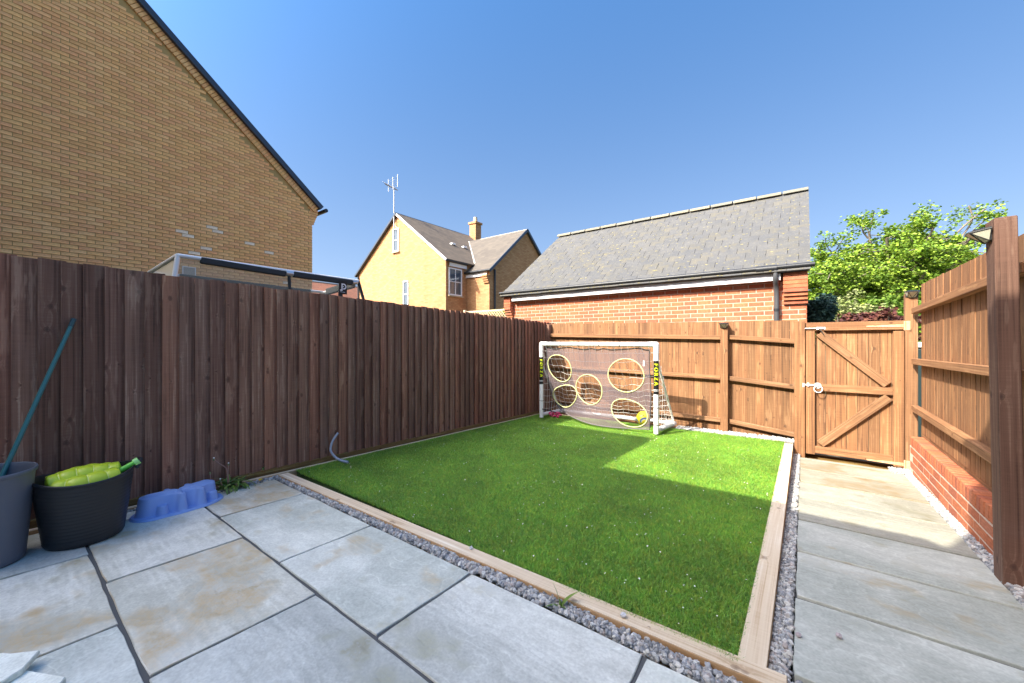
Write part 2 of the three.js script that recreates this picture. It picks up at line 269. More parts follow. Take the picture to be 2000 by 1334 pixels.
// ---------------------------------------------------------------- artificial lawn
{
  const X0 = -3.866, X1 = -0.196, Z0 = -6.12, Z1 = -1.648;
  const zf = x => Z1 - 0.016 * (-x) ; // the cut edge follows the slightly skewed front sleeper
  const sh = new THREE.Shape(); sh.moveTo(X0, -(zf(X0) - 0.0)); sh.lineTo(X1, -zf(X1)); sh.lineTo(X1, -Z0); sh.lineTo(X0, -Z0);
  const g = new THREE.ExtrudeGeometry(sh, { depth: 0.05, bevelEnabled: false }); g.rotateX(-Math.PI / 2);
  const lawn = part('lawn', g, std({ color: lin(0.035, 0.075, 0.018), roughness: 1 }), scene, [0, -0.036, 0]); lawn.quaternion.copy(TILT); lawn.userData.kind = 'structure';
  // one tuft of bent blades
  const pos = [], nor = [];
  for (let b = 0; b < 11; b++) {
    const a = b * 2.4 + rr(-0.5, 0.5), r = rr(0.001, 0.009), bx0 = Math.cos(a * 1.7) * r, bz0 = Math.sin(a * 1.7) * r, h = rr(0.014, 0.027), w = rr(0.0009, 0.0014), lean = rr(0.004, 0.016), ca = Math.cos(a), sa = Math.sin(a);
    const P = (t, s) => [bx0 + ca * lean * t * t - sa * w * s * (1 - 0.65 * t), h * (t - 0.22 * t * t), bz0 + sa * lean * t * t + ca * w * s * (1 - 0.65 * t)];
    
    for (const [t0, t1] of [[0, 0.55], [0.55, 1]]) { const q = [P(t0, -1), P(t0, 1), P(t1, 1), P(t1, -1)]; for (const i of [0, 1, 2, 0, 2, 3]) { pos.push(...q[i]); nor.push(ca * -0.35, 0.9, sa * -0.35); } }
  }
  const t = new THREE.BufferGeometry(); t.setAttribute('position', new THREE.Float32BufferAttribute(pos, 3)); t.computeVertexNormals();
  const mat = phys({ color: 0xffffff, roughness: 0.55, side: THREE.DoubleSide, transmission: 0.28, thickness: 0 });
  const L = [], s = 0.0112;
  for (let x = X0 + 0.004; x < X1; x += s) for (let z = Z0; z < zf(x) + 0.012; z += s) { const jx = x + rr(-0.006, 0.006), jz = z + rr(-0.006, 0.006); L.push([jx, jz]); }
  const m = new THREE.InstancedMesh(t, mat, L.length), M = new THREE.Matrix4(), q = new THREE.Quaternion(), U = V(0, 1, 0), c = new THREE.Color();
  L.forEach(([x, z], i) => {
    q.setFromAxisAngle(U, rr(0, 6.283)); const n = fbm(((x + 5) / 6) % 1, ((z + 8) / 8) % 1, 22, 26, 4, 6), k = rr(0.72, 1.25) * (0.70 + 0.62 * n);
    M.compose(V(x, gy(x, z) + 0.0135, z), q, V(rr(0.85, 1.2), rr(0.75, 1.2), rr(0.85, 1.2))); m.setMatrixAt(i, M);
    const w = hash(i, 3, 21); c.setRGB((w < 0.5 ? 0.155 : w < 0.85 ? 0.25 : 0.36) * k, (w < 0.5 ? 0.385 : w < 0.85 ? 0.44 : 0.45) * k, (w < 0.5 ? 0.030 : 0.036) * k); m.setColorAt(i, c);
  });
  m.name = 'lawn_blades'; m.userData.kind = 'stuff'; tag(m, 'short green artificial grass of the raised lawn', 'lawn'); shadows(m); scene.add(m);
  // fallen white petals
  const pg = new THREE.CircleGeometry(0.0042, 5); pg.rotateX(-Math.PI / 2); const K = 620, pm = new THREE.InstancedMesh(pg, std({ color: lin(0.85, 0.83, 0.80), roughness: 0.8, side: THREE.DoubleSide }), K);
  for (let i = 0; i < K; i++) { const cl = rnd() < 0.35; let x = rr(X0 + 0.05, X1 - 0.02), z = -1.7 - Math.pow(rnd(), 1.3) * 4.3; if (cl) { x = mix(X0, X1, hash(i >> 2, 4, 4)) + rr(-0.04, 0.04); z = -1.75 - 4 * hash(i >> 2, 5, 4) + rr(-0.04, 0.04); x = Math.min(X1 - 0.02, Math.max(X0 + 0.03, x)); } q.setFromEuler(new THREE.Euler(rr(-0.5, 0.5), rr(0, 6), rr(-0.5, 0.5))); M.compose(V(x, gy(x, z) + 0.036 + rr(-0.003, 0.003), z), q, V(rr(0.6, 1.5), 1, rr(0.5, 1.1))); pm.setMatrixAt(i, M); }
  pm.name = 'petals'; pm.userData.kind = 'stuff'; tag(pm, 'tiny white petals scattered over the lawn', 'petals'); scene.add(pm);
  // a few loose stones
  const stoneM = [lin(0.52, 0.52, 0.55), lin(0.42, 0.36, 0.36), lin(0.58, 0.57, 0.58)].map(c2 => std({ color: c2, roughness: 0.9 }));
  [[-0.62, -1.615, 0.013, 'loose grey stone standing on the front sleeper beside the weed', 2, gy(-0.62, -1.615) + 0.040], [-1.53, -1.635, 0.011, 'small grey stone on the front sleeper at the lawn edge', 0, gy(-1.53, -1.635) + 0.037], [0.115, -2.09, 0.012, 'brown pebble lying alone on the near path slab', 1, py(-2.09) + 0.010], [-0.018, -1.99, 0.011, 'brown pebble at the gravel edge of the near path slab', 1, py(-1.99) + 0.009]].forEach(([x, z, s2, label, mi, y]) => {
    const o = solo('pebble', stoneShape, stoneM[mi], label, 'pebble', [x, y, z]); o.scale.set(s2, s2 * 0.85, s2); o.rotation.set(rnd(), rnd() * 6, 0);
  });
}

// ---------------------------------------------------------------- dark close-board fence on the left
function boardGeo(w, h, thick, thin, ou, ov, top = 0) { return prism([[0, 0], [w, 0], [w, thin], [0, thick]].map(([a, b]) => [a, -b]).map(([a, b]) => [a, b]), (x) => h + top * (x / w - 0.5), ou, ov); }
{
  const FX = -3.985, F = thing('close_board_fence', 'tall dark brown close board fence along the left of the garden', 'fence', [FX, gy(FX, -3.2), -3.2]);
  const oy = F.position.y, top = z => 1.712 + 0.0272 * z, PH = 0.1016;
  const variants = []; for (let i = 0; i < 14; i++) variants.push(null);
  for (let i = 0; i < 67; i++) {
    const z = 0.16 - i * PH, y0 = gy(FX, z) + 0.062 + rr(-0.004, 0.004), h = top(z) - y0 + rr(-0.007, 0.007), w = PH + 0.022;
    // local prism: width along +x, thickness towards -z; turn it so that the thick edge is nearest the camera and the face looks to +x
    const tp = rr(-0.006, 0.006), g = prism([[0.012, 0], [w, 0], [w, -0.004], [0, -0.034], [0, -0.025]], x => h + tp * (x / w - 0.5), rnd(), rnd()); g.rotateY(Math.PI / 2); mirror(g, -1, 1, 1);
    part('board', g, pick(WD), F, [rr(-0.0012, 0.0012), y0 - oy, z + 3.2 + rr(-0.002, 0.002)], [rr(-0.0015, 0.0015), 0, rr(-0.002, 0.002)]);
  }
  const sl = Math.atan(0.0272);
  for (const h of [0.30, 0.88, 1.45]) part('rail', rb(0.06, 0.075, 6.7, 0.004, 2), WD[1], F, [-0.036, h, 0.05], [-sl, 0, 0]);
  part('gravel_board', rb(0.024, 0.20, 6.7, 0.003, 2), WMOSS, F, [0.018, -0.035, 0.05], [-Math.atan(GB), 0, 0]);
  for (let k = 0; k < 4; k++) { const z = 0.3 - k * 2.25; part('post', rb(0.10, 2.2, 0.10, 0.005), WD[5], F, [-0.120, top(z) - oy - 1.14, z + 3.2]); }
}

// ---------------------------------------------------------------- back fence, two bays
{
  const ZB = -6.40, F = thing('back_fence', 'sunlit golden brown fence with three rails behind the goal', 'fence', [-2, gy(-2, ZB), ZB]), ox = -2, oy = F.position.y;
  const top = x => 1.447 - 0.0165 * (x + 0.05), PH = 0.0985;
  for (let i = 0; i < 41; i++) {
    const x = -3.99 + i * PH; if (x > -0.10) break;
    const y0 = gy(x, ZB) - 0.02, h = top(x) - y0 + rr(-0.005, 0.005), w = Math.min(PH + 0.02, -0.075 - x);
    const g = boardGeo(w, h, 0.0125, 0.006, rnd(), rnd(), rr(-0.004, 0.004)); mirror(g, 1, 1, -1);
    part('board', g, pick(WG), F, [x - ox, y0 - oy, rr(-0.001, 0.001) - 0.022], [0, 0, rr(-0.0015, 0.0015)]);
  }
  const rail = (xa, ya, xb, yb) => { const L = Math.hypot(xb - xa, yb - ya); part('rail', rb(L, 0.062, 0.052, 0.006, 0), pick(WGR), F, [(xa + xb) / 2 - ox, (ya + yb) / 2 - oy - 0.034, 0.0245], [0, 0, Math.atan2(yb - ya, xb - xa)]); };
  rail(-3.95, 1.325, -0.975, 1.262); rail(-3.95, 0.735, -0.975, 0.672); rail(-3.95, 0.095, -0.975, 0.052);
  rail(-0.865, 1.268, -0.095, 1.205); rail(-0.865, 0.672, -0.095, 0.598); rail(-0.865, 0.050, -0.095, -0.038);
  part('post', rb(0.095, 1.95, 0.10, 0.005), WG[3], F, [-0.92 - ox, 1.425 - oy - 0.975, 0.052]);
  part('post', rb(0.10, 2.0, 0.09, 0.005), WD[1], F, [-3.93 - ox, 1.50 - oy - 1.0, 0.04]);
}

// ---------------------------------------------------------------- garden gate and its posts
{
  const ZG = -6.0, X0 = 0.020, X1 = 0.884, Y0 = -0.212, Y1 = 1.402;
  solo('gate_post', rb(0.108, 2.0, 0.10, 0.005), WG[2], 'short brown gate post at the latch side of the gate', 'post', [-0.041, 1.425 - 1.0, ZG - 0.03], 'gate posts');
  solo('gate_post', rb(0.098, 2.3, 0.10, 0.005), WG[0], 'tall brown gate post at the hinge side of the gate', 'post', [0.938, 1.70 - 1.15, ZG - 0.03], 'gate posts');
  const G = thing('garden_gate', 'wooden garden gate with diagonal braces and a ring latch', 'gate', [X0, Y0, ZG]), W = X1 - X0, H = Y1 - Y0;
  for (let i = 0; i < 9; i++) { const w = W / 9; part('board', rb(w - 0.003, H - 0.04, 0.016, 0.002), pick(WG), G, [w * (i + 0.5), H / 2 + 0.005, -0.052 + (i % 2) * 0.0015]); }
  const fr = (w, h, x, y, g, z = -0.020, m = WGR[1], rz = 0, t = 0.046) => part('frame_member', rb(w, h, t, 0.004, g), m, G, [x, y, z], [0, 0, rz]);
  const sw = 0.088;
  fr(sw, H - 0.105, sw / 2, (H - 0.105) / 2, 1, -0.020, WG[2]); fr(sw, H - 0.105, W - sw / 2, (H - 0.105) / 2 - 0.01, 1, -0.020, WG[2]);
  fr(W, 0.100, W / 2, H - 0.050, 0, -0.020, WG[3]);
  fr(W - 2 * sw - 0.002, 0.085, W / 2, 0.062, 0, -0.020, WGR[1]);
  fr(W - 2 * sw - 0.002, 0.082, W / 2, 0.822, 0, -0.0205, WG[4]);
  const iw = W - 2 * sw, brace = (xa, ya, xb, yb) => { const L = Math.hypot(xb - xa, yb - ya); const b = fr(L, 0.088, (xa + xb) / 2, (ya + yb) / 2, 0, -0.0215, WGR[0], Math.atan2(yb - ya, xb - xa), 0.042); b.name = 'brace'; };
  brace(sw + 0.045, H - 0.135, W - sw - 0.045, 0.895); brace(sw + 0.05, 0.135, W - sw - 0.035, 0.755);
  part('stop_batten', rb(0.05, H, 0.02, 0.003), WG[5], G, [-0.012, H / 2, -0.085]); part('stop_batten', rb(0.05, H, 0.02, 0.003), WG[5], G, [W + 0.005, H / 2, -0.085]);
  const zinc = std({ color: lin(0.72, 0.72, 0.74), metalness: 0.35, roughness: 0.4 }), hingeM = std({ map: tPale, color: lin(0.95, 0.66, 0.52), roughness: 0.6 });
  // sliding bolt
  const bolt = part('bolt', mergeGeometries([new THREE.BoxGeometry(0.085, 0.030, 0.004).translate(0.145, 0, 0.005), rod(V(-0.055, 0, 0.014), V(0.17, 0, 0.014), 0.006, 10)].map(g => { g.deleteAttribute('uv'); return g.index ? g.toNonIndexed() : g; })), zinc, G, [0, H - 0.072, 0]);
  part('keeper', new THREE.BoxGeometry(0.022, 0.034, 0.016), zinc, bolt, [0.112, 0, 0.012]); part('bolt_handle', tubeAlong([V(0.13, 0, 0.016), V(0.14, -0.02, 0.03), V(0.16, -0.055, 0.032), V(0.175, -0.085, 0.026)], 0.0045, 8), std({ color: lin(0.10, 0.09, 0.08), metalness: 0.6, roughness: 0.5 }), bolt);
  // ring latch
  const latch = part('ring_latch', new THREE.CylinderGeometry(0.034, 0.036, 0.012, 24).rotateX(Math.PI / 2), zinc, G, [0.115, 0.845, 0.009]);
  part('latch_bar', new RoundedBoxGeometry(0.155, 0.020, 0.007, 1, 0.002), zinc, latch, [-0.070, 0.004, 0.002]); part('latch_catch', new RoundedBoxGeometry(0.026, 0.055, 0.014, 1, 0.003), zinc, latch, [-0.138, 0.0, 0.004]); part('latch_keep', new RoundedBoxGeometry(0.020, 0.046, 0.014, 1, 0.003), zinc, latch, [-0.092, 0.006, 0.004]);
  part('ring', new THREE.TorusGeometry(0.040, 0.0055, 10, 32), zinc, latch, [0.004, -0.040, 0.028], [-0.35, 0, 0]);
  for (const y of [H - 0.058, 0.028]) {
    const s = new THREE.Shape(); s.moveTo(0, -0.017); s.lineTo(0, 0.017); s.lineTo(-0.30, 0.007); s.lineTo(-0.305, 0); s.lineTo(-0.30, -0.007);
    const h = part('hinge', new THREE.ExtrudeGeometry(s, { depth: 0.004, bevelEnabled: false }), hingeM, G, [W - 0.008, y, 0.0040]); part('hinge_plate', new RoundedBoxGeometry(0.034, 0.10, 0.004, 1, 0.001), hingeM, h, [0.034, 0, 0.019]); part('hinge_knuckle', rod(V(0.009, -0.05, 0.009), V(0.009, 0.05, 0.009), 0.008, 10), hingeM, h);
  }
  solo('gate_threshold', rb(0.95, 0.16, 0.06, 0.006, 0), WMOSS, 'mossy dark timber threshold under the garden gate', 'threshold', [0.45, -0.31, ZG - 0.10]);
}

// ---------------------------------------------------------------- right fence on a low brick wall
const brickTex = tex(256, 256, (u, v) => { const n = fbm(u, v, 6, 6, 4, 5), f = fbm(u, v, 60, 60, 2, 15); const t = 0.6 * n + 0.4 * f; return [200 + 55 * (t - 0.5) * 2, 200 + 60 * (t - 0.5) * 2, 200 + 64 * (t - 0.5) * 2]; });
const redMats = [[0.47, 0.140, 0.062], [0.43, 0.122, 0.056], [0.51, 0.165, 0.074], [0.40, 0.117, 0.060], [0.49, 0.148, 0.062], [0.46, 0.160, 0.085]].map(c => std({ map: brickTex, color: lin(c[0] * 1.5, c[1] * 1.5, c[2] * 1.5), roughness: 0.88, bumpMap: speck, bumpScale: 0.0015 }));
const redMortar = std({ color: lin(0.58, 0.49, 0.40), roughness: 0.95, bumpMap: speck, bumpScale: 0.002 });
{
  const XF = 1.0, F = thing('right_fence', 'brown close board fence bay between the gate and the near post', 'fence', [XF, 0, -4.6]);
  const PH = 0.1, rails = [];
  let zz = -5.86, i = 0;
  while (zz < -3.36) {
    const h = 1.775 - 0.205 + rr(-0.004, 0.004), g = boardGeo(PH + 0.02, h, 0.0092, 0.0062, rnd(), rnd(), rr(-0.004, 0.004)); g.rotateY(Math.PI / 2);   // face looks to -x
    part('board', g, pick(WG), F, [rr(-0.001, 0.001), 0.205, zz + PH + 4.6], [0, 0, rr(-0.002, 0.002)]); zz += PH; i++;
  }
  for (const [a, b] of [[1.535, 1.60], [0.990, 1.020], [0.485, 0.470]]) { const L = 2.64; part('rail', rb(0.060, 0.062, L, 0.006, 2), pick(WGR), F, [-0.043, (a + b) / 2 - 0.034, -4.62 + 4.6], [-Math.atan2(b - a, 2.0) * 0.8, 0, 0]); part('rail_end', rb(0.05, 0.05, 0.16, 0.004, 2), WP[1], F, [0.045, (a + b) / 2 + 0.02, -5.88 + 4.6]); }
  part('gravel_board', rb(0.022, 0.16, 2.6, 0.003, 2), WG[5], F, [0.010, 0.205, -4.62 + 4.6]);
  const F2 = thing('right_fence', 'brown close board fence bay beyond the near post at the right edge', 'fence', [XF, 0, -2]);
  for (let k = 0; k < 28; k++) { const h = 1.84 - 0.24 + rr(-0.004, 0.004), g = boardGeo(PH + 0.02, h, 0.0092, 0.0062, rnd(), rnd()); g.rotateY(Math.PI / 2); part('board', g, pick(WG), F2, [rr(-0.001, 0.001), 0.24, -3.35 + k * PH + PH + 2]); }
  for (const y of [1.60, 1.04, 0.52]) part('rail', rb(0.060, 0.062, 2.75, 0.006, 2), pick(WGR), F2, [-0.043, y - 0.03, 0.20]);
  const P = solo('fence_post', rb(0.082, 2.25, 0.125, 0.006), WPOST, 'big dark fence post closest to the camera at the right edge', 'post', [0.862, 0.70, -3.235]); P.rotation.z = 0.016;
  solo('fence_post', rb(0.09, 2.25, 0.10, 0.005), WPOST, 'dark fence post beside the camera outside the right edge', 'post', [0.93, 0.75, -0.5]);
  // wall
  const WX = 0.905, top = 0.165, B = thing('low_brick_wall', 'low red brick wall under the right fence', 'wall', [WX + 0.05, 0, -4.2]);
  part('mortar_core', new THREE.BoxGeometry(0.097, 0.60, 3.3), redMortar, B, [0, top - 0.402, -0.02]); part('coping_bed', new THREE.BoxGeometry(0.078, 0.10, 3.3), redMortar, B, [0, top - 0.058, -0.02]);
  const gh = chamfer(0.102, 0.100, 0.063, 0.005), gs = chamfer(0.102, 0.065, 0.215, 0.003);
  for (let k = 0; k < 44; k++) part('brick', gh, pick(redMats), B, [rr(-0.0012, 0.0012), top - 0.05, -5.80 + 4.2 + k * 0.0755], [0, 0, rr(-0.008, 0.008)]);
  for (let r = 0; r < 4; r++) for (let k = 0; k < 15; k++) { const z = -5.80 + 0.075 + k * 0.225 + (r % 2) * 0.1125; if (z > -2.65) continue; part('brick', gs, pick(redMats), B, [rr(-0.0012, 0.0012), top - 0.1 - 0.0435 - r * 0.075, z + 4.2]); }
}

// ---------------------------------------------------------------- solar lamps on the posts
function solarLamp(label, p, turn) {
  const g = thing('solar_fence_light', label, 'lamp', p, 'solar lamps on the fence posts'); g.rotation.y = turn;
  const blk = plastic(0.02, 0.02, 0.022, 0.4), lens = std({ color: lin(0.50, 0.49, 0.38), roughness: 0.25 });
  const w = 0.062, d = 0.075, A = V(-w, 0, 0), Bq = V(w, 0, 0), C = V(0.038, -0.012, d), D = V(-0.038, -0.012, d), E1 = V(-0.034, -0.062, 0), F1 = V(0.034, -0.062, 0), M = V(0, -0.072, 0.01);
  const face = (...v) => { const pos = []; for (let i = 1; i < v.length - 1; i++) for (const q of [v[0], v[i], v[i + 1]]) pos.push(q.x, q.y, q.z); const b = new THREE.BufferGeometry(); b.setAttribute('position', new THREE.Float32BufferAttribute(pos, 3)); b.computeVertexNormals(); return b; };
  lens.side = THREE.DoubleSide;
  part('lens', mergeGeometries([face(A, D, E1), face(D, C, M), face(D, M, E1), face(C, F1, M), face(C, Bq, F1)]), lens, g);
  const hull = new ConvexGeometry([A, Bq, C, D, A.clone().add(V(0, 0.009, 0)), Bq.clone().add(V(0, 0.009, 0)), C.clone().add(V(0, 0.007, 0)), D.clone().add(V(0, 0.007, 0))]); part('solar_cap', hull, blk, g);
  const pan = part('solar_panel', new RoundedBoxGeometry(0.062, 0.003, 0.040, 1, 0.001), std({ color: lin(0.03, 0.05, 0.09), roughness: 0.15, metalness: 0.2 }), g, [0, 0.0075, 0.036], [0.16, 0, 0]);
  const ed = (a, b) => rod(a, b, 0.0030, 6); part('lens_frame', mergeGeometries([ed(D, M), ed(C, M), ed(D, E1), ed(C, F1), ed(A, E1), ed(Bq, F1), ed(E1, M), ed(F1, M), ed(A, D), ed(C, Bq)]), blk, g);
  part('back_plate', new RoundedBoxGeometry(0.10, 0.07, 0.004, 1, 0.001), blk, g, [0, -0.028, -0.001]);
}
solarLamp('small solar lamp on the middle post of the back fence', [-0.92, 1.430, -6.292], 0);
solarLamp('small solar lamp on top of the tall hinge side gate post', [0.938, 1.715, -5.976], 0);
solarLamp('solar lamp on the left face of the big near post', [0.797, 1.775, -3.235], -Math.PI / 2);

// ---------------------------------------------------------------- football goal with its target sheet
{
  const lawnY = (x, z) => gy(x, z) + 0.036;
  const Lp = V(-3.585, 0, -5.585), Rp = V(-1.625, 0, -5.455), Lb = V(-3.63, 0, -6.30), Rb = V(-1.60, 0, -6.28), TOP = 1.128, R = 0.034;
  for (const p of [Lp, Rp, Lb, Rb]) p.y = lawnY(p.x, p.z) + 0.012;
  const O = V(-2.6, lawnY(-2.6, -5.6), -5.6), G = thing('football_goal', 'white tube football goal with a target sheet in front of the back fence', 'goal', O.toArray());
  const Lc = v => v.clone().sub(O), white = std({ color: lin(0.80, 0.81, 0.80), roughness: 0.42 }), strap = plastic(0.015, 0.015, 0.017, 0.6);
  const LT = V(Lp.x, TOP, Lp.z), RT = V(Rp.x, TOP, Rp.z), up = V(0, R, 0);
  part('goalpost', rod(Lc(Lp), Lc(LT), R, 20), white, G); part('goalpost', rod(Lc(Rp), Lc(RT), R, 20), white, G);
  const bar = part('crossbar', rod(Lc(LT), Lc(RT), R, 20), white, G);
  const elbow = (c, a, b, n = 'corner_joint') => { const d1 = a.clone().sub(c).normalize(), d2 = b.clone().sub(c).normalize(); part(n, mergeGeometries([rod(Lc(c), Lc(c.clone().addScaledVector(d1, 0.12)), R + 0.004, 20), rod(Lc(c), Lc(c.clone().addScaledVector(d2, 0.12)), R + 0.004, 20), new THREE.SphereGeometry(R + 0.004, 16, 12).translate(...Lc(c).toArray())]), white, G); };
  elbow(LT, Lp, RT); elbow(RT, Rp, LT); 
  const bh = 0.026, LbC = Lb.clone().add(V(0, bh, 0)), RbC = Rb.clone().add(V(0, bh, 0)), LpC = Lp.clone().add(V(0, bh + 0.02, 0)), RpC = Rp.clone().add(V(0, bh + 0.02, 0));
  part('ground_tube', rod(Lc(LpC), Lc(LbC), 0.030, 16), white, G); part('ground_tube', rod(Lc(RpC), Lc(RbC), 0.030, 16), white, G); part('ground_tube', rod(Lc(LbC), Lc(RbC), 0.030, 16), white, G);
  elbow(LbC, LpC, RbC); elbow(RbC, RpC, LbC);
  const LS = V(Lp.x, 0.78, Lp.z - 0.02), RS = V(Rp.x + 0.01, 0.88, Rp.z - 0.03);
  part('support_tube', rod(Lc(LS), Lc(LbC), 0.016, 12), white, G); part('support_tube', rod(Lc(RS), Lc(RbC), 0.016, 12), white, G);
  // printed sleeves
  const cv = document.createElement('canvas'); cv.width = 256; cv.height = 512; const x = cv.getContext('2d');
  x.fillStyle = '#0d0e10'; x.fillRect(0, 0, 256, 512);
  x.save(); x.translate(128, 205); x.rotate(Math.PI / 2); x.fillStyle = '#dbe91c'; x.font = 'bold 92px sans-serif'; x.textAlign = 'center'; x.textBaseline = 'middle'; x.scale(1.0, 2.5);
  const letters = ['F', 'O', 'R', 'Z', 'A']; letters.forEach((c, i) => x.fillText(c, (i - 2) * 72, 0)); x.restore();
  x.fillStyle = '#d8dadc'; x.fillRect(0, 440, 256, 10); x.fillRect(0, 462, 256, 6);
  const ct = new THREE.CanvasTexture(cv); ct.colorSpace = THREE.SRGBColorSpace;
  const prt = std({ map: ct, roughness: 0.5 });
  for (const [p, b, t, turn] of [[Lp, 0.30, 0.76, 0.50], [Rp, 0.30, 0.76, 0.28]]) {   // print faces the garden
    const len = 0.46, cyl = new THREE.CylinderGeometry(R + 0.0035, R + 0.0035, len, 24, 1, true, -1.1, 2.2); const s = part('printed_sleeve', cyl, prt, G, Lc(V(p.x, 0.675, p.z)).toArray()); s.rotation.y = turn;
  }
  // ties round the bar and the posts
  const tie = (c, axis, r) => { const t = part('tie_strap', new THREE.TorusGeometry(r, 0.0035, 6, 20), strap, G, Lc(c).toArray()); t.quaternion.setFromUnitVectors(V(0, 0, 1), axis); };
  const bd = RT.clone().sub(LT).normalize(); for (const f of [0.205, 0.375, 0.56, 0.73, 0.945]) tie(LT.clone().lerp(RT, f), bd, R + 0.002);
  for (const [p, ys] of [[Lp, [0.16, 0.46]], [Rp, [0.02, 0.26]]]) for (const y of ys) tie(V(p.x, y, p.z), V(0.05, 1, 0).normalize(), R + 0.002);
  // target sheet
  const edgeL = s => 0.042 + s * 0, W = 1.905; const A = LT.clone().lerp(RT, 0.045), B = RT.clone().lerp(LT, 0.045);
  const holes = [[0.145, 0.29, 0.235, 0.225, 0.2], [0.455, 0.545, 0.235, 0.23, 0], [0.80, 0.325, 0.27, 0.24, 0], [0.170, 0.715, 0.275, 0.185, -0.45], [0.825, 0.80, 0.27, 0.19, 0.25]].map(h => { h[2] /= 1.78; h[3] /= 1.14; return h; });
  function sheet(s, t) {
    const p = A.clone().lerp(B, s); const floor = lawnY(p.x, p.z) + 0.014, y0 = TOP - 0.070 - 0.016 * Math.abs(Math.sin(s * 8.3 + 1.2 * Math.sin(s * 5))), bot = floor + 0.045 * Math.pow(1 - s, 4) * 3.2 + 0.03 * Math.pow(s, 6);
    p.y = mix(y0, bot, t); const hang = Math.sin(Math.PI * Math.min(1, s * 1.02));
    p.z += 0.025 * Math.sin(s * 9 + t * 3) * t - 0.16 * t * t * (1 - s) * (1 - s) + 0.10 * Math.pow(t, 4) * hang - 0.02;
    p.x += 0.16 * Math.pow(t, 3) * Math.pow(1 - s, 3) + 0.01 * Math.sin(t * 7 + s * 4); p.y += 0.012 * Math.sin(s * 21) * t * (1 - t);
    return p;
  }
  const NS = 170, NT = 110, idx = [], pos = [], inside = (s, t) => holes.some(([a, b, ru, rv, sk]) => { const dx = (s - a), dy = (t - b) + sk * 0 ; const X = dx / ru, Y = (dy - sk * dx * 1.3) / rv; return X * X + Y * Y < 1; });
  for (let j = 0; j <= NT; j++) for (let i = 0; i <= NS; i++) pos.push(...Lc(sheet(i / NS, j / NT)).toArray());
  for (let j = 0; j < NT; j++) for (let i = 0; i < NS; i++) if (!inside((i + 0.5) / NS, (j + 0.5) / NT)) { const a = j * (NS + 1) + i; idx.push(a, a + NS + 1, a + 1, a + 1, a + NS + 1, a + NS + 2); }
  const sg = new THREE.BufferGeometry(); sg.setAttribute('position', new THREE.Float32BufferAttribute(pos, 3)); sg.setIndex(idx); sg.computeVertexNormals();
  const cloth = std({ color: lin(0.15, 0.115, 0.125), roughness: 0.95, side: THREE.DoubleSide, transparent: true, opacity: 0.62 });
  const sheetM = part('target_sheet', sg, cloth, G), trim = std({ color: lin(0.55, 0.56, 0.27), roughness: 0.7 });
  for (const [a, b, ru, rv, sk] of holes) { const pts = []; for (let k = 0; k < 40; k++) { const an = k / 40 * Math.PI * 2, dx = ru * Math.cos(an), dy = rv * Math.sin(an) + sk * dx * 1.3; const p = sheet(Math.min(0.995, Math.max(0.005, a + dx)), Math.min(0.985, b + dy)); p.z += 0.004; pts.push(Lc(p)); } part('hole_trim', new THREE.TubeGeometry(new THREE.CatmullRomCurve3(pts, true), 80, 0.0085, 6, true), trim, sheetM); }
  const hem = []; for (let k = 0; k <= 40; k++) hem.push(Lc(sheet(k / 40, 0.995))); part('hem', tubeAlong(hem, 0.007, 6, 90), std({ color: lin(0.16, 0.14, 0.15), roughness: 0.9 }), sheetM);
  const hemt = []; for (let k = 0; k <= 40; k++) { const p = sheet(k / 40, 0.0); p.y += 0.008 * Math.sin(k * 0.8 + 2 * Math.sin(k * 0.3)) + 0.008; hemt.push(Lc(p)); } part('hem', tubeAlong(hemt, 0.010, 6, 120), std({ color: lin(0.03, 0.03, 0.032), roughness: 0.9 }), sheetM);
  for (const s of [0.003, 0.997]) { const q = []; for (let k = 0; k <= 14; k++) q.push(Lc(sheet(s, k / 14))); part('hem', tubeAlong(q, 0.007, 6, 40), std({ color: lin(0.05, 0.05, 0.055), roughness: 0.9 }), sheetM); }
  part('care_label', new THREE.BoxGeometry(0.022, 0.075, 0.002), std({ color: lin(0.8, 0.8, 0.8), roughness: 0.8 }), sheetM, Lc(sheet(0.955, 0.17).add(V(0, 0, 0.006))).toArray());
  part('bottom_strap', tubeAlong([V(Lp.x + 0.03, 0.02, Lp.z + 0.02), V(Lp.x + 0.15, 0.005, Lp.z), V(Lp.x + 0.27, -0.02, Lp.z - 0.03)].map(Lc), 0.008, 6), strap, G);
  // net
  const strings = [], add = pts => strings.push(tubeAlong(pts.map(Lc), 0.0024, 4, pts.length * 2));
  const netP = (s, t) => { const a = LT.clone().lerp(RT, s), b = LbC.clone().lerp(RbC, s), p = a.lerp(b, t); const sag = Math.sin(Math.PI * t) * (0.10 + 0.09 * Math.sin(Math.PI * s)); p.y -= sag; p.z -= 0.10 * Math.sin(Math.PI * t) - 0.05; p.x += 0.05 * Math.sin(5 * t + 9 * s) * Math.sin(Math.PI * t); p.y += 0.014 * Math.sin(s * 40 + t * 9) * Math.sin(Math.PI * t); return p; };
  for (let k = 1; k < 13; k++) { const q = []; for (let i = 0; i <= 24; i++) q.push(netP(i / 24, k / 13)); add(q); }
  for (let k = 0; k <= 19; k++) { const q = []; for (let i = 0; i <= 14; i++) q.push(netP(k / 19, i / 14)); add(q); }
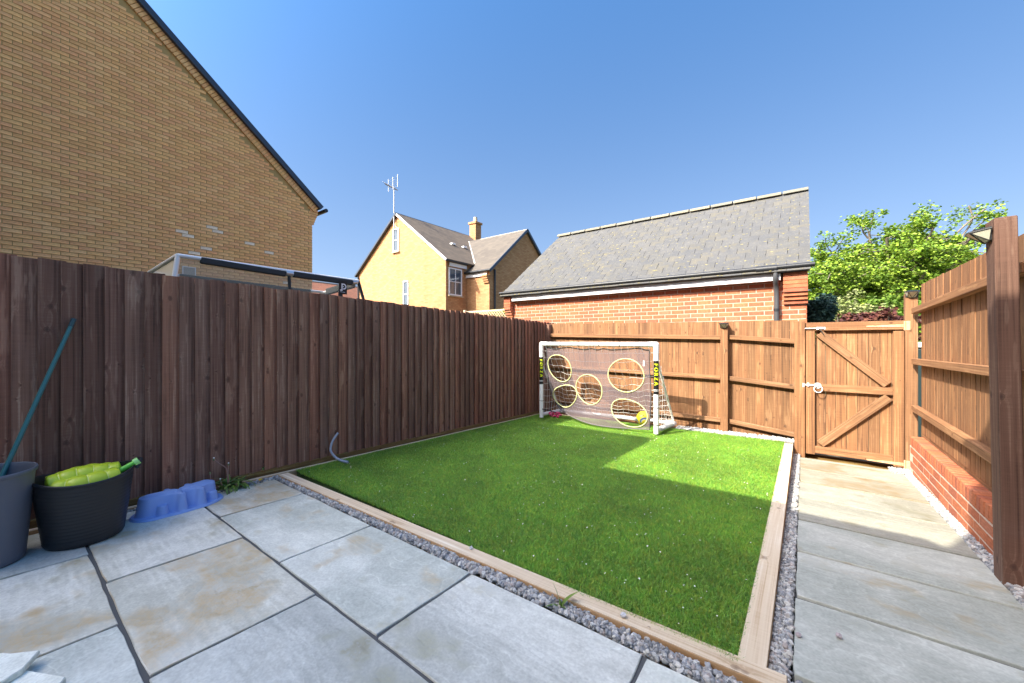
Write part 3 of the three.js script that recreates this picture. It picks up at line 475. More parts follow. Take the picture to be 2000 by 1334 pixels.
  for (const [pt, pb, bk, st] of [[LT, LpC, LbC, LS], [RT, RpC, RbC, RS]]) {
    for (let k = 1; k < 11; k++) { const f = k / 11, a = pt.clone().lerp(pb, f), bb = pt.clone().lerp(bk, f); const m2 = a.clone().lerp(bb, 0.5); m2.y -= 0.03; add([a, m2, bb]); }
    for (let k = 1; k < 8; k++) { const f = k / 8, bot = pb.clone().lerp(bk, f), tp = pt.clone().lerp(bk, f); const m2 = bot.clone().lerp(tp, 0.5); m2.x += 0.02; add([tp, m2, bot]); }
  }
  part('net', mergeGeometries(strings), std({ color: lin(0.78, 0.76, 0.72), roughness: 0.8 }), G);
  const wr = []; for (let k = 0; k < 90; k++) { const f = k / 89, c = RpC.clone().lerp(RbC, 0.1 + 0.8 * f), a = k * 1.25; wr.push(Lc(c.add(V(0.034 * Math.cos(a), 0.034 * Math.sin(a), 0)))); } part('net_lacing', tubeAlong(wr, 0.0035, 5, 270), std({ color: lin(0.55, 0.54, 0.52), roughness: 0.8 }), G);

  // ball
  const bc = document.createElement('canvas'); bc.width = 512; bc.height = 256; const c = bc.getContext('2d'); c.fillStyle = '#e8d23a'; c.fillRect(0, 0, 512, 256);
  c.lineCap = 'round'; for (let k = 0; k < 4; k++) { c.strokeStyle = '#5b6f95'; c.lineWidth = 20; c.beginPath(); c.ellipse(64 + k * 128, 150, 46, 44, 0, Math.PI * 1.05, Math.PI * 1.95); c.stroke(); c.strokeStyle = '#c9cdd4'; c.lineWidth = 7; c.beginPath(); c.ellipse(64 + k * 128, 152, 34, 32, 0, Math.PI * 1.05, Math.PI * 1.95); c.stroke(); c.strokeStyle = '#6d7440'; c.lineWidth = 5; c.beginPath(); c.moveTo(k * 128, 40); c.quadraticCurveTo(k * 128 + 64, 100, k * 128 + 128, 40); c.stroke(); }
  const bt = new THREE.CanvasTexture(bc); bt.colorSpace = THREE.SRGBColorSpace; bt.wrapS = THREE.RepeatWrapping;
  const ball = solo('football', new THREE.SphereGeometry(0.108, 40, 28), std({ map: bt, roughness: 0.4 }), 'yellow football with blue curved stripes inside the goal', 'ball', [-1.99, lawnY(-1.99, -6.02) + 0.108, -6.02]); ball.rotation.set(0.25, -0.35, 0.2);
  // pink bundle behind the left post
  const pg = new THREE.TorusKnotGeometry(0.055, 0.014, 60, 6, 2, 5); pg.scale(1.5, 0.55, 1); solo('skipping_rope', pg, std({ color: lin(0.62, 0.04, 0.16), roughness: 0.5 }), 'tangled pink rope lying behind the left goalpost', 'rope', [-3.44, lawnY(-3.44, -5.80) + 0.045, -5.80]);
}

// ---------------------------------------------------------------- things along the left fence
const fy = (x, z) => gy(x, z) + 0.002;
{ // tall grey bin with a pole
  const bxp = -3.53, bz = 0.065, B = thing('garden_bin', 'tall grey plastic bin at the left edge beside the black tub', 'bin', [bxp, fy(bxp, bz), bz]);
  const pr = [[0.0, 0], [0.150, 0], [0.156, 0.010], [0.158, 0.03], [0.190, 0.47], [0.198, 0.475], [0.200, 0.49], [0.196, 0.498], [0.190, 0.495], [0.186, 0.47], [0.153, 0.03], [0.0, 0.024]].map(([r, y]) => new THREE.Vector2(r, y));
  part('bucket_body', new THREE.LatheGeometry(pr, 56), std({ color: lin(0.105, 0.118, 0.145), roughness: 0.55, bumpMap: speck, bumpScale: 0.0006 }), B);
  const P = thing('garden_pole', 'teal green metal pole leaning from the grey bin onto the fence', 'pole', [-3.56, fy(-3.56, 0.12) + 0.03, 0.12]);
  const e = V(-3.945, 1.315, -0.300).sub(P.position), teal = std({ color: lin(0.035, 0.155, 0.155), roughness: 0.35, metalness: 0.1 });
  part('shaft', rod(V(0, 0, 0), e, 0.0115, 14), teal, P); const u = e.clone().normalize(); part('end_cap', rod(e.clone().addScaledVector(u, -0.05), e.clone().addScaledVector(u, 0.008), 0.0135, 14), plastic(0.02, 0.06, 0.07), P);
}
{ // black tub
  const tx = -3.545, tz = -0.318, T = thing('black_tub', 'black flexible tub holding a lime green inflatable toy', 'tub', [tx, fy(tx, tz), tz]);
  const blk = std({ color: lin(0.016, 0.017, 0.019), roughness: 0.5, bumpMap: speck, bumpScale: 0.0005 });
  const pr = [[0, 0.0], [0.150, 0.0], [0.166, 0.006], [0.174, 0.022]]; for (let k = 0; k < 16; k++) { const y = 0.03 + k * 0.0205, r = mix(0.174, 0.212, k / 15); pr.push([r, y], [r + 0.0016, y + 0.009], [r + 0.0003, y + 0.018]); }
  pr.push([0.214, 0.366], [0.222, 0.372], [0.224, 0.380], [0.220, 0.386], [0.212, 0.384], [0.206, 0.35], [0.168, 0.03], [0, 0.018]);
  const lg = new THREE.LatheGeometry(pr.map(([r, y]) => new THREE.Vector2(r, y)), 64); { const P = lg.attributes.position; for (let i = 0; i < P.count; i++) { const y = P.getY(i), z = P.getZ(i); if (y > 0.05) P.setY(i, y + 0.30 * Math.pow(Math.abs(z) / 0.22, 2.5) * Math.pow(y / 0.38, 4) * 0.10); } lg.computeVertexNormals(); }
  part('bucket_body', lg, blk, T);
  for (const s of [-1, 1]) { const pts = []; for (let k = 0; k <= 12; k++) { const a = Math.PI * k / 12; pts.push(V(0.07 * Math.cos(a), 0.388 + 0.042 * Math.sin(a), s * (0.218 + 0.030 * Math.sin(a)))); } part('handle', tubeAlong(pts, 0.011, 8, 30), blk, T); }
  // inflatable
  const I = thing('inflatable_toy', 'lime green quilted inflatable folded inside the black tub', 'inflatable', [tx, fy(tx, tz) + 0.262, tz]);
  const lime = std({ color: lin(0.50, 0.62, 0.025), roughness: 0.38 }), seamM = std({ color: lin(0.66, 0.74, 0.22), roughness: 0.4 });
  const sausage = (pts, r, n, nm) => { const crv = new THREE.CatmullRomCurve3(pts), g = new THREE.TubeGeometry(crv, 90, r, 18, false), P = g.attributes.position; const L = 91; for (let i = 0; i < L; i++) { const f = i / 90, c = crv.getPointAt(f), k = 0.84 + 0.16 * Math.pow(Math.abs(Math.sin(f * n * Math.PI)), 0.5), e = Math.min(1, Math.sqrt(Math.min(f, 1 - f) / 0.06)); for (let j = 0; j <= 18; j++) { const q = i * 19 + j; P.setXYZ(q, c.x + (P.getX(q) - c.x) * k * e, c.y + (P.getY(q) - c.y) * k * e, c.z + (P.getZ(q) - c.z) * k * e); } } g.computeVertexNormals(); const m = part(nm, g, lime, I); for (let q = 1; q < n; q++) { const f = q / n, c = crv.getPointAt(f), t = crv.getTangentAt(f); const w = part('seam', new THREE.TorusGeometry(r * 0.845, 0.0035, 5, 22), seamM, m, c.toArray()); w.quaternion.setFromUnitVectors(V(0, 0, 1), t); } };
  sausage([V(0.070, 0.072, 0.140), V(0.110, 0.090, 0.02), V(0.085, 0.095, -0.145)], 0.066, 4, 'chamber'); sausage([V(0.0, 0.090, 0.160), V(0.005, 0.118, 0.03), V(0.02, 0.108, -0.160)], 0.066, 5, 'chamber'); sausage([V(-0.085, 0.085, 0.12), V(-0.10, 0.105, 0.0), V(-0.085, 0.095, -0.13)], 0.062, 4, 'chamber'); sausage([V(0.0, 0.02, 0.09), V(0.0, 0.02, -0.09)], 0.08, 3, 'chamber');
  const gr = std({ color: lin(0.16, 0.62, 0.06), roughness: 0.4 }); part('nozzle', rod(V(0.055, 0.115, -0.125), V(0.055, 0.160, -0.215), 0.018, 16, 0.016), gr, I); part('nozzle_cap', rod(V(0.055, 0.158, -0.210), V(0.055, 0.170, -0.232), 0.024, 18), std({ color: lin(0.35, 0.75, 0.22), roughness: 0.4 }), I);
}
{ // blue moulded tray, upside down
  const cx = -3.685, cz = -0.80, T = thing('moulded_tray', 'upturned blue plastic moulded tray beside the dandelion', 'tray', [cx, fy(cx, cz), cz]); T.quaternion.copy(TILT); T.rotateY(0.20);
  // plan: long axis local z (-0.27..0.27), width x (-0.17..0.17)
  const cap = (x, z, ax, az, bx2, bz2, r) => { const dx = bx2 - ax, dz = bz2 - az, t = Math.max(0, Math.min(1, ((x - ax) * dx + (z - az) * dz) / (dx * dx + dz * dz + 1e-9))); return Math.hypot(x - ax - dx * t, z - az - dz * t) - r; };
  const smin = (a, b, k) => { const h = Math.max(0, Math.min(1, 0.5 + 0.5 * (b - a) / k)); return mix(b, a, h) - k * h * (1 - h); };
  const foot = (x, z) => { let d = cap(x, z, -0.02, 0.20, 0.0, 0.06, 0.088); d = smin(d, cap(x, z, 0.0, -0.07, -0.02, -0.20, 0.092), 0.006); d = smin(d, cap(x, z, 0.06, 0.045, 0.11, 0.035, 0.040), 0.025); d = smin(d, cap(x, z, 0.06, -0.095, 0.11, -0.105, 0.042), 0.025); d = smin(d, cap(x, z, -0.10, 0.05, -0.07, 0.05, 0.04), 0.03); d = smin(d, cap(x, z, -0.10, -0.10, -0.07, -0.10, 0.04), 0.03); return d; };
  const low = (x, z) => Math.min(Math.hypot(x - 0.075, z - 0.155) - 0.042, Math.hypot(x - 0.075, z + 0.215) - 0.042);
  const rim = (x, z) => smin(cap(x, z, 0, 0.19, 0, -0.19, 0.135), smin(cap(x, z, 0.05, 0.05, 0.06, -0.12, 0.11), 9, 0.01), 0.05);
  const n = 130, m2 = 190, pos = [], idx = [];
  for (let j = 0; j <= m2; j++) for (let i = 0; i <= n; i++) {
    const x = -0.19 + 0.38 * i / n, z = -0.345 + 0.69 * j / m2, d = foot(x, z), l = low(x, z);
    let y = 0.010 + 0.120 * sst(0.004, -0.022, d) + 0.014 * sst(-0.02, -0.07, d); y = Math.max(y, 0.010 + 0.062 * sst(0.002, -0.012, l));
    const eye = Math.min(Math.hypot((x - 0.035) / 1.6, z - 0.045), Math.hypot((x - 0.035) / 1.6, z + 0.075)); y -= 0.008 * Math.exp(-eye * eye / 0.00009);
    const e = rim(x, z); y += 0.004 * Math.exp(-Math.pow((e + 0.008) / 0.006, 2)); y -= 0.010 * sst(-0.004, 0.003, e); pos.push(x, y, z);
  }
  for (let j = 0; j < m2; j++) for (let i = 0; i < n; i++) { const a = j * (n + 1) + i, x = -0.19 + 0.38 * (i + 0.5) / n, z = -0.345 + 0.69 * (j + 0.5) / m2; if (rim(x, z) < 0.004) idx.push(a, a + n + 1, a + 1, a + 1, a + n + 1, a + n + 2); }
  const g = new THREE.BufferGeometry(); g.setAttribute('position', new THREE.Float32BufferAttribute(pos, 3)); g.setIndex(idx); g.computeVertexNormals();
  part('shell', g, std({ color: lin(0.24, 0.37, 0.70), roughness: 0.5, side: THREE.DoubleSide }), T).scale.set(0.90, 1, 0.84);
}
{ // grey hose leaning on the fence
  const pts = [V(-3.925, 0.205, -2.150), V(-3.915, 0.13, -2.085), V(-3.895, 0.05, -2.055), V(-3.85, -0.010, -2.07), V(-3.77, -0.040, -2.09), V(-3.66, -0.045, -2.11)].map(p => p.sub(V(-3.75, -0.05, -2.1)));
  const H = thing('hose_offcut', 'short curved offcut of grey ribbed hose against the fence', 'hose', [-3.75, -0.05, -2.1]); const c = new THREE.CatmullRomCurve3(pts), gm = std({ color: lin(0.42, 0.45, 0.52), roughness: 0.6 });
  part('tube', new THREE.TubeGeometry(c, 60, 0.0105, 10), gm, H); const ribs = []; for (let k = 0; k < 46; k++) { const f = (k + 0.5) / 46, t = new THREE.TorusGeometry(0.0108, 0.0026, 5, 12); t.applyQuaternion(new THREE.Quaternion().setFromUnitVectors(V(0, 0, 1), c.getTangentAt(f))); const p = c.getPointAt(f); t.translate(p.x, p.y, p.z); ribs.push(t); } part('ribbing', mergeGeometries(ribs), gm, H);
}
// leaves for weeds
function leafBlade(L, w, curl, lobes = 0, n = 9) { const pos = [], idx = []; for (let i = 0; i <= n; i++) { const t = i / n, ww = w * Math.pow(Math.sin(Math.PI * Math.pow(t, 0.62) * 0.97 + 0.03), 1) * (1 - lobes * 0.45 * (i % 2)) + 0.002 * (1 - t), y = L * t * Math.cos(curl * t), z = L * t * Math.sin(curl * t); pos.push(-ww, y, z - ww * 0.25, 0, y, z, ww, y, z - ww * 0.25); if (i < n) { const a = i * 3; for (const o of [0, 1]) idx.push(a + o, a + o + 1, a + o + 3, a + o + 1, a + o + 4, a + o + 3); } } const g = new THREE.BufferGeometry(); g.setAttribute('position', new THREE.Float32BufferAttribute(pos, 3)); g.setIndex(idx); g.computeVertexNormals(); return g; }
const leafG = [lin(0.14, 0.25, 0.03), lin(0.10, 0.19, 0.025), lin(0.19, 0.29, 0.045), lin(0.10, 0.08, 0.03)].map(c => phys({ color: c, roughness: 0.6, side: THREE.DoubleSide, transmission: 0.25, thickness: 0 }));
{
  const px = -3.845, pz = -1.16, D = thing('dandelion', 'dandelion clump with curved stalks growing between the patio and the fence', 'weed', [px, fy(px, pz) + 0.01, pz]);
  for (let k = 0; k < 64; k++) { const g = leafBlade(rr(0.07, 0.18), rr(0.011, 0.024), rr(0.5, 1.9), 1), a = rr(0, 6.283), m = part('leaf', g, leafG[k % 9 === 0 ? 3 : k % 3], D, [rr(-0.03, 0.03), 0, rr(-0.07, 0.06)]); m.rotation.set(0, a, 0); m.rotateX(rr(-0.1, 0.8)); }
  const stalk = std({ color: lin(0.30, 0.17, 0.13), roughness: 0.6 }), bud = std({ color: lin(0.16, 0.20, 0.09), roughness: 0.8 }), fluff = std({ color: lin(0.8, 0.78, 0.74), roughness: 1 });
  const st = (pts, tip) => { const s = part('stalk', tubeAlong(pts, 0.0042, 7, 30), stalk, D), e = pts[pts.length - 1]; part('flower_bud', new THREE.SphereGeometry(0.008, 10, 8).scale(0.8, 1.5, 0.8), bud, s, e.toArray()); if (tip) part('flower_tip', new THREE.SphereGeometry(0.006, 8, 6), fluff, s, [e.x, e.y + 0.013, e.z]); };
  st([V(0, 0, 0.01), V(0.0, 0.10, 0.015), V(-0.01, 0.165, 0.02), V(-0.02, 0.21, 0.06), V(-0.03, 0.255, 0.10)], true); st([V(0, 0, 0.03), V(0.01, 0.03, 0.085), V(0.0, 0.09, 0.125), V(-0.01, 0.155, 0.130)], false); st([V(-0.02, 0.0, -0.01), V(-0.03, 0.10, 0.0), V(-0.04, 0.185, -0.005)], true); st([V(0.01, 0, 0.03), V(0.02, 0.05, 0.06), V(0.02, 0.085, 0.07)], true);
  const Y = thing('yellow_flower', 'tiny yellow dandelion flower on the gravel beside the patio corner', 'flower', [-3.815, fy(-3.815, -1.38) + 0.006, -1.38]); part('stalk', rod(V(0, 0, 0), V(0, 0.02, 0), 0.0025, 6), stalk, Y); const pet = []; for (let k = 0; k < 22; k++) { const a = k * 2.4, r = 0.005 + 0.011 * (k / 22); const q = new THREE.SphereGeometry(0.0045, 6, 4).scale(1, 0.45, 1); q.translate(Math.cos(a) * r, 0.022 + 0.002 * Math.cos(k), Math.sin(a) * r); pet.push(q); } part('petals', mergeGeometries(pet), std({ color: lin(0.80, 0.55, 0.02), roughness: 0.7 }), Y);
  const N = thing('weed_seedling', 'long leaved green weed sprouting in the gravel by the front sleeper', 'weed', [-0.885, fy(-0.885, -1.538), -1.538]);
  for (const [L, w, cu, ry, rx, mi] of [[0.125, 0.0080, 0.18, -0.92, 0.12, 0], [0.115, 0.0115, 0.35, 2.22, 0.50, 2], [0.055, 0.006, 0.2, 0.2, 0.05, 2], [0.075, 0.006, 0.8, -0.92, 0.75, 1], [0.045, 0.006, 0.6, 1.2, 0.5, 2]]) { const m = part('leaf', leafBlade(L, w, cu), leafG[mi], N); m.rotation.y = ry; m.rotateX(rx); }
  const S = thing('weed_seedling', 'tiny plant growing out of the fence foot beside the dandelion', 'weed', [-3.93, fy(-3.93, -1.44) + 0.085, -1.44]); for (let k = 0; k < 9; k++) { const m = part('leaf', leafBlade(rr(0.025, 0.05), 0.006, rr(0.4, 1.3), 0, 5), leafG[k % 3], S); m.rotation.y = rr(0.3, 2.8); m.rotateX(rr(0, 0.9)); }
}
{ // broken white slabs at the bottom left corner
  const wm = std({ map: tS[0], color: lin(1.38, 1.36, 1.33), roughness: 0.85, bumpMap: stoneBump, bumpScale: 0.008 });
  const piece = (pts, y, label) => { let cx = 0, cz = 0; for (const [a, b] of pts) { cx += a / pts.length; cz += b / pts.length; } const s = new THREE.Shape(pts.map(([a, b]) => new THREE.Vector2(a - cx, -(b - cz)))); const g = new THREE.ExtrudeGeometry(s, { depth: 0.016, bevelEnabled: true, bevelSize: 0.003, bevelThickness: 0.003, bevelSegments: 1 }); g.rotateX(-Math.PI / 2); const uv = g.attributes.uv; for (let i = 0; i < uv.count; i++) uv.setXY(i, uv.getX(i) / 1.2 + 0.3, uv.getY(i) / 1.2); const m = solo('broken_slab', g, wm, label, 'stone slab', [cx, fy(cx, cz) + y, cz], 'broken pale slabs'); return m; };
  piece([[-2.42, 0.10], [-2.40, -0.005], [-2.335, -0.045], [-2.20, 0.06], [-2.25, 0.16]], 0.004, 'broken white stone piece at the left edge, partly under another');
  piece([[-2.36, 0.13], [-2.345, 0.0], [-2.265, -0.085], [-2.185, -0.045], [-2.10, 0.10]], 0.027, 'pointed white stone piece on top of the broken stones');
  piece([[-2.205, -0.055], [-2.13, -0.095], [-2.055, -0.135], [-1.99, -0.10], [-1.98, 0.02], [-2.10, 0.04]], 0.004, 'white broken stone piece at the bottom edge of the photograph');
}

// ---------------------------------------------------------------- big buff brick house beyond the left fence
const black = plastic(0.018, 0.020, 0.024, 0.45), darkTrim = plastic(0.030, 0.045, 0.075, 0.4), fascia = std({ color: lin(0.78, 0.76, 0.76), roughness: 0.5 });
const buffCols = [[0.70, 0.385, 0.155], [0.72, 0.415, 0.175], [0.67, 0.35, 0.15], [0.71, 0.39, 0.175], [0.73, 0.43, 0.19], [0.66, 0.36, 0.145], [0.68, 0.35, 0.16], [0.72, 0.42, 0.17]];
const buffMats = buffCols.map(c => std({ map: brickTex, color: lin(c[0] * 1.95, c[1] * 1.95, c[2] * 1.95), roughness: 0.9, bumpMap: speck, bumpScale: 0.002 }));
const buffMortar = std({ color: lin(0.42, 0.29, 0.12), roughness: 0.95 });
{
  const WX = -11.3, ZE = -5.42, vy = z => 5.02 + 0.868 * (z + 5.62);            // underside of the verge
  const B = thing('brick_house', 'large buff brick house gable rising beyond the dark left fence', 'house', [WX, -0.5, -1]);
  const lz = z => z + 1, ly = y => y + 0.5;
  // core wall behind the brick faces
  const sh = new THREE.Shape(); sh.moveTo(ZE, -0.5); sh.lineTo(ZE, vy(ZE)); sh.lineTo(1.0, vy(1.0)); sh.lineTo(7.4, vy(1.0) - 5.5); sh.lineTo(7.4, -0.5);
  const cg = new THREE.ExtrudeGeometry(sh, { depth: 7, bevelEnabled: false }); cg.rotateY(-Math.PI / 2); part('wall', cg, buffMortar, B, [-0.012, 0.5, 1]);
  const bg = chamfer(0.05, 0.0645, 0.2145, 0.002), bricks = [];
  const eye = V(0, EYE, 0), P = V(0, 0, 0);
  for (let r = 0; r < 112; r++) for (let k = 0; k < 34; k++) {
    const y = 1.35 + r * 0.075, z = ZE + 0.1125 + k * 0.225 + (r % 2) * 0.1125 - (r % 2 ? 0.0 : 0); if (y + 0.04 > vy(z - 0.11) - 0.24 || z > 1.4 || y > 9.4) continue;
    P.set(WX, y, z); const v = P.clone().project(cameraReady()), inF = Math.abs(v.x) < 1 && Math.abs(v.y) < 1 && y > 1.9 + 0.12 * (z + 5.4); bricks.push({ y, z, d: inF ? P.distanceTo(eye) : 99 + P.distanceTo(eye) });
    if (r % 2 && k === 0) bricks.push({ y, z: ZE + 0.052, half: true, d: 60 });
  }
  bricks.sort((a, b) => a.d - b.d);
  const pale = (y, z) => { const t = -(z + 2.6) / 2.6; return y < 4.1 - 0.5 * t && y > 3.2 - 0.6 * t && z < -2.3 && rnd() < 0.06; };
  const paleMat = std({ map: brickTex, color: lin(1.2, 1.04, 0.82), roughness: 0.95 });
  const colOf = () => pick(buffCols);
  bricks.slice(0, 300).forEach(b => part('brick', bg, pale(b.y, b.z) ? paleMat : pick(buffMats), B, [-0.020 + rr(-0.0015, 0.0015), ly(b.y), lz(b.z)]));
  const rest = bricks.slice(300), im = new THREE.InstancedMesh(bg, std({ map: brickTex, color: lin(1.95, 1.95, 1.95), roughness: 0.9, bumpMap: speck, bumpScale: 0.002 }), rest.length), M = new THREE.Matrix4(), q = new THREE.Quaternion();
  rest.forEach((b, i) => { M.compose(V(-0.020 + rr(-0.0015, 0.0015), ly(b.y), lz(b.z)), q, V(1, 1, b.half ? 0.476 : 1)); im.setMatrixAt(i, M); const c = pale(b.y, b.z) ? [0.74, 0.62, 0.48] : colOf(), k = rr(0.96, 1.04); im.setColorAt(i, lin(c[0] * k, c[1] * k, c[2] * k)); });
  im.name = 'bricks'; im.userData.kind = 'stuff'; shadows(im); B.add(im);
  // raking brick course under the verge and the dark verge trim
  const slope = Math.atan(0.868), rake = chamfer(0.075, 0.215, 0.0655, 0.002);
  for (let k = 0; k < 92; k++) { const s = k * 0.0755, z = -5.50 + s * Math.cos(slope), y = vy(z) - 0.115; if (z > 1.0) break; part('raking_brick', rake, pick(buffMats), B, [0.003, ly(y), lz(z)], [-slope, 0, 0]); }
  const L = 9.4; part('verge_trim', rb(0.16, 0.13, L, 0.006, 2), darkTrim, B, [0.05, ly(vy(-5.65 + L / 2 * Math.cos(slope)) + 0.055), lz(-5.65 + L / 2 * Math.cos(slope))], [-slope, 0, 0]);
  part('roof', rb(7.0, 0.10, L + 0.05, 0.006, 2), std({ color: lin(0.09, 0.10, 0.12), roughness: 0.8 }), B, [-3.5, ly(vy(-5.68 + L / 2 * Math.cos(slope)) + 0.13), lz(-5.68 + L / 2 * Math.cos(slope))], [-slope, 0, 0]);
  part('roof', rb(7.0, 0.10, 9.4, 0.006, 2), std({ color: lin(0.09, 0.10, 0.12), roughness: 0.8 }), B, [-3.5, ly(vy(1.15) - 2.9), lz(4.5)], [slope * 0.99, 0, 0]);
  part('gutter', new THREE.CylinderGeometry(0.055, 0.055, 7.1, 12).rotateZ(Math.PI / 2), black, B, [-3.45, ly(5.02), lz(-5.78)]);
  for (let k = 0; k < 5; k++) { const d = 0.215 - k * 0.028; part('corbel_brick', chamfer(0.06, 0.066, d + 0.0, 0.002), pick(buffMats), B, [-0.024, ly(4.875 - k * 0.075), lz(ZE - d / 2 + 0.055)]); }
  for (let k = 0; k < 2; k++) part('corbel_brick', chamfer(0.06, 0.066, 0.215, 0.002), pick(buffMats), B, [-0.024, ly(4.95 + k * 0.06), lz(ZE - 0.05 + k * 0.06)]);
  const vz = -2.62, vyy = 2.78; part('air_vent', rb(0.02, 0.19, 0.22, 0.004), std({ color: lin(0.40, 0.36, 0.31), roughness: 0.8 }), B, [0.012, ly(vyy), lz(vz)]); part('vent_frame', mergeGeometries([rb(0.024, 0.02, 0.25, 0.003).translate(0, 0.1, 0), rb(0.024, 0.02, 0.25, 0.003).translate(0, -0.1, 0), rb(0.024, 0.18, 0.02, 0.003).translate(0, 0, 0.115), rb(0.024, 0.18, 0.02, 0.003).translate(0, 0, -0.115)]), fascia, B, [0.016, ly(vyy), lz(vz)]);
}
function cameraReady() { if (!camera.userData.ok) { camera.updateMatrixWorld(true); camera.aspect = 1024 / 683; camera.updateProjectionMatrix(); camera.userData.ok = 1; } return camera; }

// ---------------------------------------------------------------- covered metal frame behind the left fence
{
  const X = -5.6, O = V(X, -0.4, -2.3), Fm = thing('covered_frame', 'padded metal play frame standing behind the dark fence', 'frame', O.toArray()), L = v => v.clone().sub(O);
  const wt = std({ color: lin(0.72, 0.73, 0.72), roughness: 0.35, metalness: 0.15 }), pad = std({ color: lin(0.028, 0.032, 0.034), roughness: 0.75 }), net = std({ color: lin(0.42, 0.38, 0.28), roughness: 0.9, side: THREE.DoubleSide, transparent: true, opacity: 0.42 });
  const a = V(X, 2.135, -1.20), b = V(X, 2.12, -3.40), c = V(X - 1.35, 2.09, -1.20), d = V(X - 1.35, 2.06, -3.55);
  part('top_tube', rod(L(a), L(b), 0.024, 12), wt, Fm); part('top_tube', rod(L(a), L(c), 0.024, 12), wt, Fm); part('top_tube', rod(L(c), L(d), 0.024, 12), wt, Fm); part('top_tube', rod(L(b), L(d), 0.024, 12), wt, Fm);
  const padBox = (p, q, h, t = 0.075) => { const e = q.clone().sub(p), g = rb(t, h, e.length(), 0.02, 2, 2); const m = part('padding', g, pad, Fm, L(p.clone().lerp(q, 0.5)).toArray()); m.quaternion.setFromUnitVectors(V(0, 0, 1), e.normalize()); };
  padBox(V(X, 2.115, -1.40), V(X, 2.085, -2.33), 0.080, 0.06); padBox(V(X, 2.095, -2.42), V(X, 2.085, -3.30), 0.085, 0.06);
  padBox(V(X - 1.35, 2.06, -1.5), V(X - 1.35, 2.03, -3.3), 0.11); padBox(V(X - 0.2, 2.09, -3.44), V(X - 1.2, 2.06, -3.53), 0.11);
  part('leg', rod(L(a), L(V(X + 0.06, -0.4, -0.9)), 0.024, 12), wt, Fm); part('leg', rod(L(V(X - 0.2, 2.06, -1.22)), L(V(X - 0.2, -0.4, -1.0)), 0.024, 12), wt, Fm);
  part('leg', rod(L(V(X, 2.10, -2.375)), L(V(X, -0.4, -2.45)), 0.020, 12), pad, Fm); part('leg', rod(L(b), L(V(X, -0.4, -4.2)), 0.024, 12), pad, Fm); part('leg', rod(L(d), L(V(X - 1.35, -0.4, -3.9)), 0.024, 12), wt, Fm); part('leg', rod(L(c), L(V(X - 1.35, -0.4, -1.0)), 0.024, 12), wt, Fm);
  part('clamp', rod(L(V(X, 2.10, -2.33)), L(V(X, 2.10, -2.42)), 0.040, 12), std({ color: lin(0.6, 0.62, 0.65), metalness: 0.7, roughness: 0.35 }), Fm); part('clamp', rod(L(V(X, 2.09, -3.30)), L(V(X, 2.10, -3.38)), 0.034, 12), std({ color: lin(0.5, 0.52, 0.55), metalness: 0.7, roughness: 0.35 }), Fm);
  const q = (...v) => { const g = new THREE.BufferGeometry(), p = []; for (const k of [0, 1, 2, 0, 2, 3]) p.push(...L(v[k]).toArray()); g.setAttribute('position', new THREE.Float32BufferAttribute(p, 3)); g.computeVertexNormals(); return g; };
  part('mesh_panel', q(a, b, V(X, 0.3, -3.6), V(X, 0.3, -1.1)), net, Fm); part('mesh_panel', q(a.clone().add(V(0, 0.005, 0)), c, V(X - 1.35, 0.3, -1.0), V(X, 0.3, -1.0)), std({ color: lin(0.50, 0.45, 0.33), roughness: 0.9, side: THREE.DoubleSide, transparent: true, opacity: 0.8 }), Fm);
  const cv = document.createElement('canvas'); cv.width = 128; cv.height = 200; const x = cv.getContext('2d'); x.fillStyle = '#2a2422'; x.fillRect(0, 0, 128, 200); x.strokeStyle = '#f2efec'; x.lineWidth = 17; x.lineJoin = 'miter'; x.beginPath(); x.moveTo(20, 142); x.lineTo(50, 142); x.lineTo(50, 48); x.lineTo(74, 48); x.arc(74, 84, 36, -Math.PI / 2, Math.PI / 2); x.lineTo(66, 120); x.stroke(); x.lineWidth = 6; x.fillStyle = '#f2efec'; x.fillRect(66, 78, 14, 14); x.fillRect(22, 166, 30, 5); x.fillRect(56, 168, 44, 5);
  const t = new THREE.CanvasTexture(cv); t.colorSpace = THREE.SRGBColorSpace; const pg = new THREE.BoxGeometry(0.130, 0.20, 0.004); const lm = part('printed_tag', pg, std({ map: t, roughness: 0.8 }), Fm, L(V(X + 0.044, 1.985, -3.12)).toArray()); lm.rotation.y = Math.PI / 2;
  part('hanging_strap', rb(0.006, 0.5, 0.07, 0.002), pad, Fm, L(V(X + 0.03, 1.70, -3.09)).toArray());
}

